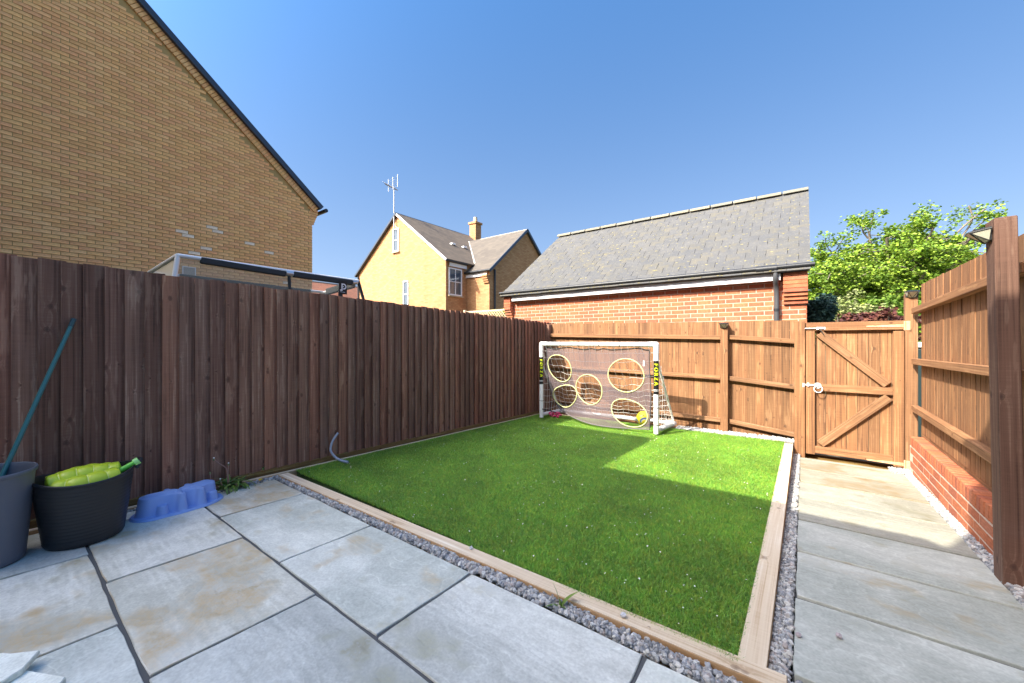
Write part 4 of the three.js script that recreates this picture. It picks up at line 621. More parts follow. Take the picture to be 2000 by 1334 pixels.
// ---------------------------------------------------------------- red brick garage behind the back fence
{
  const ZW = -7.6, XA = -5.72, XB = 0.045, G = thing('brick_garage', 'red brick garage with grey slate roof behind the back fence', 'garage', [-2.85, -0.5, ZW]);
  const lx = x => x + 2.85, ly = y => y + 0.5, lz = z => z - ZW;
  part('wall', new THREE.BoxGeometry(XB - XA - 0.03, 2.75, 5.2), std({ color: lin(0.46, 0.37, 0.29), roughness: 0.95 }), G, [lx((XA + XB) / 2), ly(0.875), lz(-10.2015)]);
  const gs = chamfer(0.213, 0.064, 0.05, 0.002), ghalf = chamfer(0.102, 0.064, 0.05, 0.002);
  const PW = (XB - XA) / 25.5; for (let r = 0; r < 12; r++) { for (let k = 0; k < 25; k++) part('brick', gs, pick(redMats), G, [lx(XA + PW * (k + 0.5 + (r % 2) * 0.5)), ly(1.34 + r * 0.075), lz(ZW) - 0.0235 + rr(-0.001, 0.001)]); part('half_brick', ghalf, pick(redMats), G, [lx(r % 2 ? XA + PW / 4 : XB - PW / 4), ly(1.34 + r * 0.075), lz(ZW) - 0.0235]); }
  // corbelled piers at both ends
  for (const [x, w] of [[-5.79, 0.20], [-0.105, 0.315]]) {
    const n = 10; for (let r = 0; r < n; r++) { const y = 1.79 + r * 0.062, out = r < 3 ? 0.03 + r * 0.03 : 0.12; part('corbel_brick', chamfer(w - 0.004, r < 3 ? 0.052 : 0.056, out + 0.05, 0.002), pick(redMats), G, [lx(x), ly(y), lz(ZW) + out / 2 - 0.012 + r * 0.0004]); }
    part('pier_core', new THREE.BoxGeometry(w - 0.012, 0.42, 0.10), redMortar, G, [lx(x), ly(2.15), lz(ZW) + 0.045]);
  }
  const sl = Math.atan2(4.36 - 2.30, 10.3 - 7.42), SLn = Math.hypot(4.36 - 2.30, 10.3 - 7.42) + 0.03, RX0 = -5.96, RX1 = 0.085;
  part('fascia', rb(5.35, 0.175, 0.022, 0.003, 0), fascia, G, [lx(-2.97), ly(2.232), lz(-7.472)]); part('soffit', rb(5.35, 0.012, 0.10, 0.003, 0), fascia, G, [lx(-2.97), ly(2.155), lz(-7.535)]);
  const roof = part('roof', new THREE.BoxGeometry(RX1 - RX0 - 0.02, 0.03, SLn), std({ color: lin(0.06, 0.06, 0.065), roughness: 0.9 }), G, [lx((RX0 + RX1) / 2), ly((2.30 + 4.36) / 2 - 0.03), lz(-(7.42 + 10.3) / 2)], [sl, 0, 0]);
  part('roof', new THREE.BoxGeometry(RX1 - RX0 - 0.02, 0.04, SLn), std({ color: lin(0.13, 0.13, 0.14), roughness: 0.85 }), G, [lx((RX0 + RX1) / 2), ly((2.30 + 4.36) / 2 - 0.03), lz(-(10.3 * 2 - (7.42 + 10.3) / 2))], [-sl, 0, 0]);
  const gsh = new THREE.Shape(); gsh.moveTo(0, 0); gsh.lineTo(-2.72, 1.93); gsh.lineTo(-5.44, 0); for (const x of [XA + 0.01, XB - 0.26]) { const e = new THREE.ExtrudeGeometry(gsh, { depth: 0.22, bevelEnabled: false }); e.rotateY(-Math.PI / 2); e.scale(-1, 1, 1); const g2 = part('gable_wall', e, redMats[0], G, [lx(x), ly(2.22), lz(-7.58)]); }
  // slates
  const ROWS = 15, COLS = 20, gw = (RX1 - RX0) / COLS, gg = SLn / ROWS, slateT = tex(256, 256, (u, v) => { const n = fbm(u, v, 5, 7, 5, 31), f = fbm(u, v, 70, 40, 2, 3), li = sst(0.70, 0.76, fbm(u, v, 26, 26, 3, 77)), mo = sst(0.56, 0.72, fbm(u, v, 4, 4, 4, 55)); let c = mix3([72, 73, 75], [94, 93, 91], n * 0.7 + f * 0.3); c = mix3(c, [100, 93, 74], mo * 0.4); return mix3(c, [128, 122, 100], li * 0.5); });
  const slM = [[1, 1, 1], [0.92, 0.93, 0.95], [1.06, 1.05, 1.03], [0.97, 0.96, 0.93], [1.01, 1.0, 0.96]].map(c => std({ map: slateT, color: lin(...c), roughness: 0.72, bumpMap: speck, bumpScale: 0.002 }));
  const slG = []; for (let k = 0; k < 6; k++) slG.push(uvm(new THREE.BoxGeometry(gw - 0.006, 0.013, gg + 0.09), 2, 0.6, 0.6, rnd(), rnd())), slG.push(uvm(new THREE.BoxGeometry(gw / 2 - 0.006, 0.013, gg + 0.09), 2, 0.6, 0.6, rnd(), rnd()));
  const moss = [];
  for (let r = 0; r < ROWS; r++) { const odd = r % 2, n = odd ? COLS + 1 : COLS; for (let k = 0; k < n; k++) { const half = odd && (k === 0 || k === COLS); let x = RX0 + (odd ? k * gw : (k + 0.5) * gw); if (half) x += k === 0 ? gw / 4 : -gw / 4; const along = SLn / 2 - (r + 0.5) * gg; const q = 2 * Math.floor(rnd() * 6) + (half ? 1 : 0); part('slate', slG[q], pick(slM), roof, [x - (RX0 + RX1) / 2, 0.0290 + rr(-0.0015, 0.0040), along - 0.03 + rr(-0.004, 0.004)], [0.040 + rr(-0.003, 0.006), rr(-0.004, 0.004), rr(-0.003, 0.003)]);
      for (let t = 0; t < 3; t++) if (rnd() < 0.5) moss.push([x - (RX0 + RX1) / 2 + rr(-gw / 2, gw / 2), along + gg / 2 + rr(-0.004, 0.012)]); } }
  const mi = new THREE.InstancedMesh(new THREE.SphereGeometry(0.012, 6, 4), std({ color: lin(0.30, 0.26, 0.10), roughness: 1 }), moss.length), M = new THREE.Matrix4(); moss.forEach(([x, z], i) => { M.compose(V(x, 0.040, z), new THREE.Quaternion(), V(rr(0.5, 2.6), rr(0.25, 0.5), rr(0.4, 0.8))); mi.setMatrixAt(i, M); }); mi.name = 'moss'; mi.userData.kind = 'stuff'; shadows(mi); roof.add(mi);
  // ridge tiles
  const n = 13, rw = (RX1 - RX0 + 0.04) / n, rs = new THREE.Shape(); rs.absarc(0, -0.02, 0.115, 0.30, Math.PI - 0.30, false); rs.absarc(0, -0.02, 0.098, Math.PI - 0.30, 0.30, true); const rg = new THREE.ExtrudeGeometry(rs, { depth: rw - 0.03, bevelEnabled: true, bevelSize: 0.003, bevelThickness: 0.003, bevelSegments: 1, curveSegments: 8 }); rg.rotateY(Math.PI / 2);
  const ridM = [[0.19, 0.172, 0.125], [0.225, 0.20, 0.14], [0.165, 0.158, 0.128]].map(c => std({ color: lin(...c), roughness: 0.95, bumpMap: speck, bumpScale: 0.006 }));
  for (let k = 0; k < n; k++) part('ridge_tile', rg, pick(ridM), G, [lx(RX0 - 0.02 + k * rw), ly(4.345) + rr(-0.004, 0.004), lz(-10.3)]);
  // gutter, brackets, downpipe
  const gut = part('gutter', rod(V(lx(-5.99), ly(2.352), lz(-7.425)), V(lx(0.135), ly(2.345), lz(-7.425)), 0.035, 14), black, G);
  for (const x of [-5.55, -4.75, -3.95, -3.1, -2.2, -1.3, -0.55]) part('gutter_bracket', new RoundedBoxGeometry(0.028, 0.11, 0.075, 1, 0.008), black, gut, [lx(x), ly(2.315), lz(-7.455)]);
  part('gutter_joint', rod(V(lx(-0.62), ly(2.337), lz(-7.43)), V(lx(-0.34), ly(2.336), lz(-7.43)), 0.053, 14), black, gut);
  part('downpipe', tubeAlong([V(-0.36, 2.32, -7.43), V(-0.36, 2.16, -7.43), V(-0.355, 2.06, -7.50), V(-0.35, 1.96, -7.53), V(-0.35, 1.5, -7.53), V(-0.35, -0.4, -7.53)].map(p => V(lx(p.x), ly(p.y), lz(p.z))), 0.037, 14, 60), std({ color: lin(0.06, 0.062, 0.066), roughness: 0.4 }), G); part('pipe_clip', rod(V(lx(-0.35), ly(1.66), lz(-7.53)), V(lx(-0.35), ly(1.70), lz(-7.53)), 0.043, 14), black, G);
}

// ---------------------------------------------------------------- buff house with cross wing in the middle distance
const farBrick = tex(512, 512, (u, v) => {   // 2.25 m x 1.5 m of stretcher bond, too far away to pick apart
  const r = Math.floor(v * 20), fv = v * 20 - r, uu = u * 10 + (r % 2) * 0.5, k = Math.floor(uu) % 10, fu = uu - Math.floor(uu), m = Math.max(sst(0.90, 0.96, fu), sst(0.80, 0.92, fv)), t = hash(k, r, 12), n = fbm(u, v, 3, 3, 3, 8) - 0.5;
  const c = mix3([206, 158, 112], [186, 133, 90], t); return mix3([c[0] + n * 18, c[1] + n * 18, c[2] + n * 18], [158, 126, 84], m * 0.9);
});
const farBrickM = std({ map: farBrick, color: lin(0.80, 0.77, 0.77), roughness: 0.92 });
const wallUV = g => { const n = g.index ? g.toNonIndexed() : g; n.computeVertexNormals(); const P = n.attributes.position, N = n.attributes.normal, uv = new Float32Array(P.count * 2); for (let i = 0; i < P.count; i++) { const u = Math.abs(N.getX(i)) > 0.5 ? P.getZ(i) : P.getX(i); uv[2 * i] = u / 2.25; uv[2 * i + 1] = P.getY(i) / 1.5; } n.setAttribute('uv', new THREE.BufferAttribute(uv, 2)); return n; };
const farTile = tex(256, 256, (u, v) => { const r = Math.floor(v * 16), f = v * 16 - r, t = hash(Math.floor(u * 12 + (r % 2) * 0.5) % 12, r, 3), n = fbm(u, v, 6, 6, 4, 9); const c = mix3([108, 98, 88], [142, 128, 112], 0.5 * t + 0.5 * n); const d = 1 - 0.3 * sst(0.85, 1, f); return [c[0] * d, c[1] * d, c[2] * d]; });
const farTileM = std({ map: farTile, color: lin(0.52, 0.50, 0.48), roughness: 0.85 }), farSlateM = std({ map: farTile, color: lin(0.47, 0.49, 0.51), roughness: 0.8 });
function gableGeo(w, hE, rise, depth) { const s = new THREE.Shape(); s.moveTo(-w / 2, 0); s.lineTo(w / 2, 0); s.lineTo(w / 2, hE); s.lineTo(0, hE + rise); s.lineTo(-w / 2, hE); return new THREE.ExtrudeGeometry(s, { depth, bevelEnabled: false }); }
function roofPlane(w, L, t = 0.09) { const g = new THREE.BoxGeometry(w, t, L); const P = g.attributes.position, uv = g.attributes.uv; for (let i = 0; i < P.count; i++) uv.setXY(i, P.getX(i) / 3.2, P.getZ(i) / 3.2); return g; }
function windowPart(parent, w, h, p, ry, bars = true, sill = true) {
  const wm = fascia, g = part('window', mergeGeometries([rb(w, 0.06, 0.06, 0.004, 0).translate(0, h / 2 - 0.03, 0), rb(w, 0.06, 0.06, 0.004, 0).translate(0, -h / 2 + 0.03, 0), rb(0.06, h - 0.12, 0.06, 0.004).translate(w / 2 - 0.03, 0, 0), rb(0.06, h - 0.12, 0.06, 0.004).translate(-w / 2 + 0.03, 0, 0)]), wm, parent, p, [0, ry, 0]);
  part('pane', new THREE.BoxGeometry(w - 0.1, h - 0.1, 0.012), std({ color: lin(0.10, 0.13, 0.17), roughness: 0.06, metalness: 0.35 }), g, [0, 0, -0.012]);
  if (bars) { part('glazing_bar', new THREE.BoxGeometry(w - 0.12, 0.035, 0.03), wm, g, [0, 0, 0.006]); if (w > 0.5) part('glazing_bar', new THREE.BoxGeometry(0.035, h - 0.12, 0.032), wm, g, [0, 0, 0.006]); }
  if (sill) part('sill', rb(w + 0.1, 0.06, 0.12, 0.004, 0), std({ color: lin(0.45, 0.36, 0.24), roughness: 0.9 }), g, [0, -h / 2 - 0.035, 0.02]); return g;
}
{
  const H = thing('gabled_house', 'sunlit buff brick house with brown roof, chimney and aerial', 'house', [-17.6, -0.5, -13]);
  const w = 7.55, hE = 5.65, rise = 2.85, dep = 11; // local: gable face at z=0 looking to +z
  const wg = gableGeo(w, hE, rise, dep); wg.translate(0, 0, -dep); part('wall', wallUV(wg), farBrickM, H);
  const sl = Math.atan2(rise, w / 2), L = Math.hypot(rise, w / 2) + 0.25;
  for (const s of [-1, 1]) { const g = roofPlane(dep + 0.2, L); g.rotateY(Math.PI / 2); const m = part('roof', g, farTileM, H, [s * (w / 4 + 0.07), hE + rise / 2 + 0.035, -dep / 2 + 0.02], [0, 0, -s * sl]); const vg = rb(L, 0.10, 0.05, 0.004, 0); part('verge_trim', vg, s > 0 ? fascia : darkTrim, H, [s * (w / 4 + 0.07), hE + rise / 2 + 0.02, 0.145], [0, 0, -s * sl]); part('gutter', rod(V(s * (w / 2 + 0.14), hE - 0.06, 0.16), V(s * (w / 2 + 0.14), hE - 0.06, s > 0 ? -1.35 : -dep), 0.06, 10), black, H); }
  part('ridge_cap', rod(V(0, hE + rise + 0.05, 0.2), V(0, hE + rise + 0.05, -dep), 0.09, 10), darkTrim, H);
  part('fascia', rb(0.03, 0.18, 1.2, 0.004, 2), fascia, H, [w / 2 + 0.06, hE - 0.2, -0.78]);
  part('downpipe', rod(V(-w / 2 + 0.05, 0, 0.06), V(-w / 2 + 0.05, hE - 0.1, 0.06), 0.045, 10), black, H);
  windowPart(H, 0.50, 1.25, [-0.10, 7.18, 0.02], 0); windowPart(H, 0.42, 1.42, [0.75, 4.18, 0.02], 0);
  windowPart(H, 0.90, 1.35, [w / 2 + 0.02, 4.62, -0.62], Math.PI / 2);
  // chimney
  const ch = part('chimney', wallUV(new THREE.BoxGeometry(0.54, 1.8, 0.54)), farBrickM, H, [0.3, hE + rise + 0.0, -5.9]); part('chimney_cap', rb(0.68, 0.14, 0.68, 0.02), farBrickM, ch, [0, 0.93, 0]); part('chimney_pot', rod(V(0, 0.98, 0), V(0, 1.36, 0), 0.15, 14, 0.12), std({ color: lin(0.45, 0.36, 0.26), roughness: 0.9 }), ch);
  // cross wing to the right: gable looks to +x
  const W2 = 6.2, hE2 = 5.15, r2 = 2.6, zc = -4.55, x0 = -1, x1 = 5.3, g2 = gableGeo(W2, hE2, r2, x1 - x0); g2.rotateY(Math.PI / 2); g2.translate(x0, 0, 0); const wing = part('cross_wing', wallUV(g2), farBrickM, H, [0, 0, zc]);
  const s2 = Math.atan2(r2, W2 / 2), L2 = Math.hypot(r2, W2 / 2) + 0.22; for (const s of [-1, 1]) { part('wing_roof', roofPlane(x1 - x0 + 0.15, L2), farSlateM, wing, [(x0 + x1) / 2 + 0.03, hE2 + r2 / 2 + 0.035, s * (W2 / 4 + 0.06)], [s * s2, 0, 0]); part('wing_verge', rb(0.05, 0.13, L2, 0.004, 2), darkTrim, wing, [x1 + 0.13, hE2 + r2 / 2 + 0.02, s * (W2 / 4 + 0.06)], [s * s2, 0, 0]); }
  part('wing_ridge', rod(V(2, hE2 + r2 + 0.05, 0), V(x1 + 0.12, hE2 + r2 + 0.05, 0), 0.08, 10), std({ color: lin(0.40, 0.36, 0.30), roughness: 0.9 }), wing);
  part('valley_flashing', rod(V(3.85, 5.70, 2.56), V(0.99, 7.84, 0.0), 0.07, 8), std({ color: lin(0.50, 0.47, 0.42), roughness: 0.6 }), wing);
  part('wing_fascia', rb(1.5, 0.20, 0.03, 0.004, 0), fascia, wing, [4.45, hE2 - 0.14, W2 / 2 + 0.06]); part('wing_gutter', rod(V(3.7, hE2 + 0.0, W2 / 2 + 0.16), V(x1 + 0.2, hE2 + 0.0, W2 / 2 + 0.16), 0.06, 10), black, wing);
  for (let k = 0; k < 4; k++) part('corbel_brick', wallUV(new THREE.BoxGeometry(0.34, 0.09, 0.22 - k * 0.045)), farBrickM, wing, [x1 - 0.17, hE2 - 0.25 - k * 0.1, W2 / 2 + 0.10 - k * 0.022]);
  part('wing_downpipe', rod(V(x1 + 0.06, 0, W2 / 2 - 0.35), V(x1 + 0.06, hE2 + 0.1, W2 / 2 - 0.35), 0.05, 10), black, wing);
  windowPart(wing, 1.0, 1.45, [x1 + 0.02, 4.15, 0.15], Math.PI / 2);
  part('roof_vent', rb(0.30, 0.10, 0.28, 0.02), fascia, H, [2.15, 7.02, -2.0]); part('roof_vent', rb(0.30, 0.10, 0.28, 0.02), fascia, H, [2.15, 7.02, -2.9]);
  // television aerial with its mast
  const A = thing('television_aerial', 'television aerial on a mast above the gable of the buff house', 'aerial', [-17.72, 7.2, -12.86]), met = std({ color: lin(0.45, 0.46, 0.48), metalness: 0.6, roughness: 0.4 });
  part('mast', rod(V(0, 0, 0), V(0, 2.35, 0), 0.028, 8), met, A); part('boom', rod(V(-0.45, 2.55, 0.25), V(0.10, 2.2, -0.12), 0.03, 8), std({ color: lin(0.08, 0.08, 0.09), roughness: 0.5 }), A);
  const el = []; for (let k = 0; k < 9; k++) { const f = k / 8, c = V(-0.45, 2.55, 0.25).lerp(V(0.10, 2.2, -0.12), f), h = 0.34 - 0.16 * f; el.push(rod(c.clone().add(V(-h * 0.45, 0, -h * 0.7)), c.clone().add(V(h * 0.45, 0, h * 0.7)), 0.011, 5)); } part('element', mergeGeometries(el), met, A);
  const gr = []; for (const sx of [-1, 1]) for (let k = 0; k < 5; k++) { const y = 2.15 + 0.14 * k; gr.push(rod(V(-0.5, y + 0.1, 0), V(0.45, y + 0.1, 0.1), 0.008, 4)); } for (let k = 0; k < 3; k++) gr.push(rod(V(-0.5 + k * 0.475, 2.2, 0.05 * k), V(-0.5 + k * 0.475, 2.88, 0.05 * k), 0.016, 5)); part('reflector', mergeGeometries(gr), met, A); part('bracket', rod(V(-0.05, 0.35, 0.0), V(0.18, 0.1, -0.1), 0.02, 6), met, A);
}
{ // red tiled house far away
  const H = thing('red_roof_house', 'distant house with a red tiled roof seen past the buff gable', 'house', [-30.5, -0.5, -14.5]);
  const rT = std({ map: farTile, color: lin(1.55, 0.72, 0.50), roughness: 0.85 }), wg = gableGeo(6, 4.3, 1.9, 12); wg.rotateY(0); wg.translate(0, 0, -8.5); part('wall', wallUV(wg), std({ color: lin(0.55, 0.42, 0.33), roughness: 0.9 }), H);
  const sl = Math.atan2(1.9, 3), L = Math.hypot(1.9, 3) + 0.2; for (const s of [-1, 1]) { const g = roofPlane(12.3, L); g.rotateY(Math.PI / 2); part('roof', g, rT, H, [s * 1.58, 4.3 + 0.98, -2.5], [0, 0, -s * sl]); } part('ridge_cap', rod(V(0, 6.28, 3.6), V(0, 6.28, -8.6), 0.10, 8), std({ color: lin(0.10, 0.09, 0.09), roughness: 0.9 }), H);
}
{ // trellis
  const T = thing('trellis', 'wooden trellis panel just visible over the far end of the dark fence', 'trellis', [-9.4, -0.5, -11]), m = WP[1];
  for (let k = 0; k < 16; k++) { const a = -0.9 + k * 0.12; part('slat', rod(V(a - 0.3, 2.2, 0), V(a + 0.3, 2.8, 0), 0.014, 4), m, T); part('slat', rod(V(a + 0.3, 2.2, 0.025), V(a - 0.3, 2.8, 0.025), 0.014, 4), m, T); }
  part('top_rail', rb(2.4, 0.05, 0.05, 0.004, 0), m, T, [0, 2.82, 0]); part('post', rb(0.08, 2.9, 0.08, 0.004), m, T, [-1.22, 1.45, 0]); part('post', rb(0.08, 2.9, 0.08, 0.004), m, T, [1.22, 1.45, 0]); part('panel', rb(2.4, 2.2, 0.02, 0.004, 0), m, T, [0, 1.1, 0]);
}

// ---------------------------------------------------------------- trees and shrubs
const leafShape = (() => { const g = new THREE.BufferGeometry(); g.setAttribute('position', new THREE.Float32BufferAttribute([0, 0, 0, 0.5, 0.10, 0.45, 0, 0.02, 1, 0, 0, 0, 0, 0.02, 1, -0.5, 0.10, 0.45], 3)); g.computeVertexNormals(); return g; })();
function leafMesh(list, cols, size, name, parent, kmat) {
  const mat = kmat || phys({ color: 0xffffff, roughness: 0.8, specularIntensity: 0.4, side: THREE.DoubleSide, transmission: 0.32, thickness: 0 }), m = new THREE.InstancedMesh(leafShape, mat, list.length), M = new THREE.Matrix4(), q = new THREE.Quaternion(), e = new THREE.Euler();
  list.forEach((p, i) => { q.setFromEuler(e.set(rr(-0.9, 0.9), rr(0, 6.283), rr(-0.9, 0.9))); const s = size * rr(0.6, 1.35); M.compose(p, q, V(s * 0.9, s, s)); m.setMatrixAt(i, M); const c = pick(cols), k = rr(0.75, 1.25); m.setColorAt(i, lin(c[0] * k, c[1] * k, c[2] * k)); });
  m.name = name; m.userData.kind = 'stuff'; shadows(m); parent.add(m); return m;
}
const barkM = std({ color: lin(0.17, 0.14, 0.11), roughness: 0.95, bumpMap: speck, bumpScale: 0.02 });
function tree(name, label, base, o) {
  const T = thing(name, label, 'tree', base, o.group), wood = [], leaves = [], C = V(...o.centre), R = V(...o.radius);
  const fork = V(C.x * 0.25, o.fork, C.z * 0.25); wood.push(tubeAlong([V(0, 0, 0), V(rr(-0.1, 0.1), o.fork * 0.5, rr(-0.1, 0.1)), fork], o.trunk, 10, 12));
  for (let i = 0; i < o.limbs; i++) {
    const y = 1 - 2 * (i + 0.5) / o.limbs, a = i * 2.39996 + rr(-0.3, 0.3), rad = Math.sqrt(1 - y * y); const end = V(C.x + R.x * 0.80 * rad * Math.cos(a), C.y + R.y * 0.80 * (y * 0.9 + 0.05), C.z + R.z * 0.80 * rad * Math.sin(a));
    const mid = fork.clone().lerp(end, 0.5).add(V(rr(-0.3, 0.3), rr(0, 0.5), rr(-0.3, 0.3))), lim = new THREE.CatmullRomCurve3([fork, mid, end]);
    wood.push(new THREE.TubeGeometry(lim, 10, o.trunk * rr(0.09, 0.17), 5));
    for (let k = 0; k < o.subs; k++) {
      const f = rr(0.40, 1.0), s = lim.getPointAt(f), d = V(rr(-1, 1), rr(-0.55, 0.8), rr(-1, 1)).normalize().multiplyScalar(rr(0.5, 1.15) * o.spread), e = s.clone().add(d); const bnd = e.clone().sub(C); const q = Math.hypot(bnd.x / R.x, bnd.y / R.y, bnd.z / R.z); if (q > 1.12) e.lerp(C, 0.18);
      wood.push(tubeAlong([s, s.clone().lerp(e, 0.5).add(V(rr(-0.1, 0.1), rr(-0.05, 0.12), rr(-0.1, 0.1))), e], o.trunk * 0.055, 4, 4));
      for (let c = 0; c < o.clumps; c++) { const cc = s.clone().lerp(e, rr(0.35, 1.1)).add(V(rr(-1, 1), rr(-0.5, 0.5), rr(-1, 1)).multiplyScalar(0.22 * o.spread)); const cr = rr(0.10, 0.30) * o.spread; for (let l = 0; l < o.leaves; l++) { const u = V(rr(-1, 1), rr(-1, 1), rr(-1, 1)); if (u.lengthSq() > 1) continue; leaves.push(V(cc.x + u.x * cr, cc.y + u.y * cr * 0.55, cc.z + u.z * cr)); } }
    }
  }
  for (const tw of o.twigs || []) { const pts = tw.map(p => V(...p)); wood.push(tubeAlong(pts, 0.035, 5, 10)); const e = pts[pts.length - 1]; for (let c = 0; c < 7; c++) { const cc = pts[pts.length - 2].clone().lerp(e, rr(-0.3, 1.1)).add(V(rr(-0.45, 0.45), rr(-0.35, 0.35), rr(-0.45, 0.45))); for (let l = 0; l < o.leaves * 0.7; l++) leaves.push(V(cc.x + rr(-0.2, 0.2) + rr(-0.1, 0.1), cc.y + rr(-0.13, 0.13) + rr(-0.1, 0.1), cc.z + rr(-0.2, 0.2) + rr(-0.1, 0.1))); } }
  part('trunk', mergeGeometries(wood.map(g => g.toNonIndexed())), barkM, T); leafMesh(leaves, o.cols, o.size, 'crown', T); return leaves.length;
}
seedN = 4242;
const oakCols = [[0.19, 0.31, 0.025], [0.25, 0.37, 0.03], [0.14, 0.25, 0.022], [0.29, 0.39, 0.05], [0.09, 0.17, 0.02]];
{
  // seen at about 20 m: camera right is (0.797, -0.603) in (x, z)
  tree('oak_tree', 'spreading oak in fresh bright green leaf beyond the garden gate', [2.75, -0.6, -23.2], { centre: [0.1, 4.35, 0.1], radius: [3.7, 3.0, 3.4], fork: 2.2, trunk: 0.32, limbs: 36, subs: 16, clumps: 10, leaves: 40, spread: 1.3, size: 0.105, cols: oakCols, twigs: [[[0.9, 6.4, -0.8], [1.3, 7.0, -1.0], [1.5, 7.45, -1.2]], [[2.0, 5.8, -1.6], [2.9, 6.9, -2.0], [3.5, 7.5, -2.4]], [[2.6, 6.1, -1.9], [3.1, 7.1, -2.3], [3.0, 7.7, -2.3]], [[-0.5, 6.3, 0.2], [-0.7, 6.7, 0.4], [-0.6, 7.1, 0.5]], [[-2.6, 3.2, 1.6], [-3.4, 2.9, 2.2], [-4.1, 2.95, 2.7]]] });
}
function shrub(label, base, c, r, n, size, cols, group) { const T = thing('garden_shrub', label, 'shrub', base, group), st = [], lv = []; for (let k = 0; k < 14; k++) { const a = k * 2.4, e = V(c[0] + Math.cos(a) * r[0] * 0.6, c[1] + r[1] * rr(-0.3, 0.8), c[2] + Math.sin(a) * r[2] * 0.6); st.push(tubeAlong([V(0, 0, 0), e.clone().multiplyScalar(0.5).add(V(0, 0.1, 0)), e], 0.02, 5, 8)); for (let q = 0; q < 6; q++) { const cc = e.clone().add(V(rr(-1, 1) * r[0] * 0.42, rr(-1, 0.8) * r[1] * 0.42, rr(-1, 1) * r[2] * 0.42)); for (let l = 0; l < n; l++) lv.push(V(cc.x + rr(-1, 1) * 0.2 * r[0], cc.y + rr(-1, 1) * 0.14 * r[1], cc.z + rr(-1, 1) * 0.2 * r[2])); } } part('stem', mergeGeometries(st), barkM, T); leafMesh(lv, cols, size, 'foliage', T); }
shrub('dark blue green shrub at the corner of the garage', [0.26, -0.5, -13.2], [0, 2.3, 0], [0.42, 0.62, 0.5], 40, 0.10, [[0.03, 0.07, 0.06], [0.045, 0.09, 0.07], [0.02, 0.05, 0.045]]);
shrub('pale yellow green shrub under the oak', [0.95, -0.5, -15.5], [0, 2.15, 0], [0.95, 0.95, 0.8], 60, 0.09, [[0.26, 0.30, 0.10], [0.20, 0.26, 0.07], [0.32, 0.34, 0.16]]);
shrub('maroon leaved shrub above the top of the gate', [1.62, -0.5, -14.2], [0, 2.0, 0], [0.75, 0.45, 0.6], 55, 0.085, [[0.12, 0.035, 0.03], [0.16, 0.06, 0.035], [0.09, 0.03, 0.03]]);
shrub('bright green shrub behind the hinge side gate post', [3.6, -0.5, -16.5], [0, 2.0, 0], [1.9, 1.0, 1.1], 70, 0.10, [[0.13, 0.24, 0.02], [0.18, 0.28, 0.03], [0.10, 0.18, 0.02]]);
shrub('yellow flowering shrub behind the trellis', [-9.0, -0.5, -11.5], [0, 2.45, 0], [0.8, 0.45, 0.4], 50, 0.08, [[0.42, 0.40, 0.04], [0.30, 0.34, 0.05]]);
{ const W = thing('wheelie_bin', 'dark bin with a pale lid glimpsed through the gap beside the gate post', 'bin', [1.50, -0.5, -8.3]); const s = new THREE.Shape(); s.moveTo(-0.24, 0); s.lineTo(0.24, 0); s.lineTo(0.29, 1.55); s.lineTo(-0.29, 1.55); const g = new THREE.ExtrudeGeometry(s, { depth: 0.6, bevelEnabled: true, bevelSize: 0.02, bevelThickness: 0.02, bevelSegments: 2 }); g.translate(0, 0, -0.3); part('bucket_body', g, plastic(0.012, 0.025, 0.024), W); part('lid', rb(0.66, 0.08, 0.70, 0.02), fascia, W, [0, 1.62, 0]); part('side_stripe', rb(0.05, 1.4, 0.02, 0.004), plastic(0.5, 0.03, 0.05), W, [-0.24, 0.8, 0.325]); }

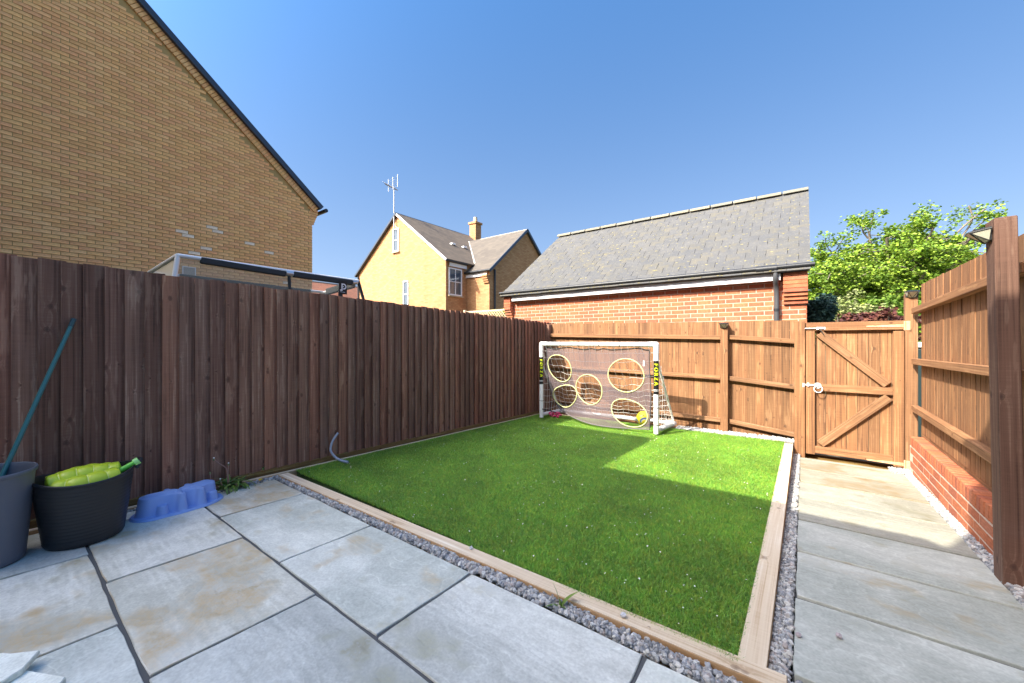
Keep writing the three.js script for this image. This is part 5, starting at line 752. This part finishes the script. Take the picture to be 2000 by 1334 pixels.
// ---------------------------------------------------------------- unseen houses behind the camera; height and distance shaped for shadow and sky light
{
  const rM = std({ map: farTile, roughness: 0.85 });
  const hE = 11, N = thing('neighbouring_house', 'unseen hip roofed buff brick house block behind the camera, shaped for its shadow, stepping forward on the left', 'house', [-10.5, -0.5, 6.5]);
  const X0 = -3.56, X1 = 3.56, Z0 = 0.26, Z1 = 9.6, y = hE + 0.42, k = 0.60, hw = 3.56;
  part('wall', wallUV(new THREE.BoxGeometry(6.7, hE + 0.4, 9)), farBrickM, N, [0, (hE + 0.4) / 2, 4.9]);
  part('roof', new ConvexGeometry([V(X0, y, Z0), V(X1, y, Z0), V(X1, y, Z1), V(X0, y, Z1), V(0, y + hw * k, Z0 + hw), V(0, y + hw * k, Z1 - hw), V(X0, y + 0.08, Z0), V(X1, y + 0.08, Z0), V(X1, y + 0.08, Z1), V(X0, y + 0.08, Z1)]), rM, N);
  for (let f = 0; f < 4; f++) for (const x of [-1.6, 1.6]) windowPart(N, 1.2, 1.3, [x, 1.9 + f * 2.75, 0.385], Math.PI);
  const O = thing('own_house', 'unseen tall buff brick house behind the camera, sized for the light, with stepped eaves', 'house', [0, -0.5, 8.33]);
  const blk = (x0, x1, eave) => { const w = x1 - x0, cx = (x0 + x1) / 2; part('wall', wallUV(new THREE.BoxGeometry(w - 0.01, eave + 0.44, 8)), farBrickM, O, [cx, (eave + 0.44) / 2, 4.2]); const s = new THREE.Shape(); s.moveTo(0, eave + 0.42); s.lineTo(0, eave + 0.5); s.lineTo(4.2, eave + 0.5 + 4.2 * 0.62); s.lineTo(8.4, eave + 0.5); s.lineTo(8.4, eave + 0.42); const g = new THREE.ExtrudeGeometry(s, { depth: w, bevelEnabled: false }); g.rotateY(-Math.PI / 2); g.translate(x1, 0, 0); part('roof', g, rM, O); };
  blk(-6.93, -4.72, hE); blk(-4.70, 4.5, hE + 1.08);
  for (let f = 0; f < 4; f++) for (const x of [-5.8, -3.2, 0.2, 2.8]) windowPart(O, 1.1, 1.3, [x, 1.9 + f * 2.75, 0.175], Math.PI);
  const d = part('door', rb(0.9, 2.05, 0.05, 0.006), std({ color: lin(0.75, 0.75, 0.74), roughness: 0.4 }), O, [1.5, 1.55, 0.17]); part('handle', rod(V(0.34, -0.02, -0.05), V(0.24, -0.02, -0.05), 0.012, 8), std({ color: lin(0.6, 0.6, 0.6), metalness: 0.8, roughness: 0.3 }), d);
}
renderer.render(scene, camera);
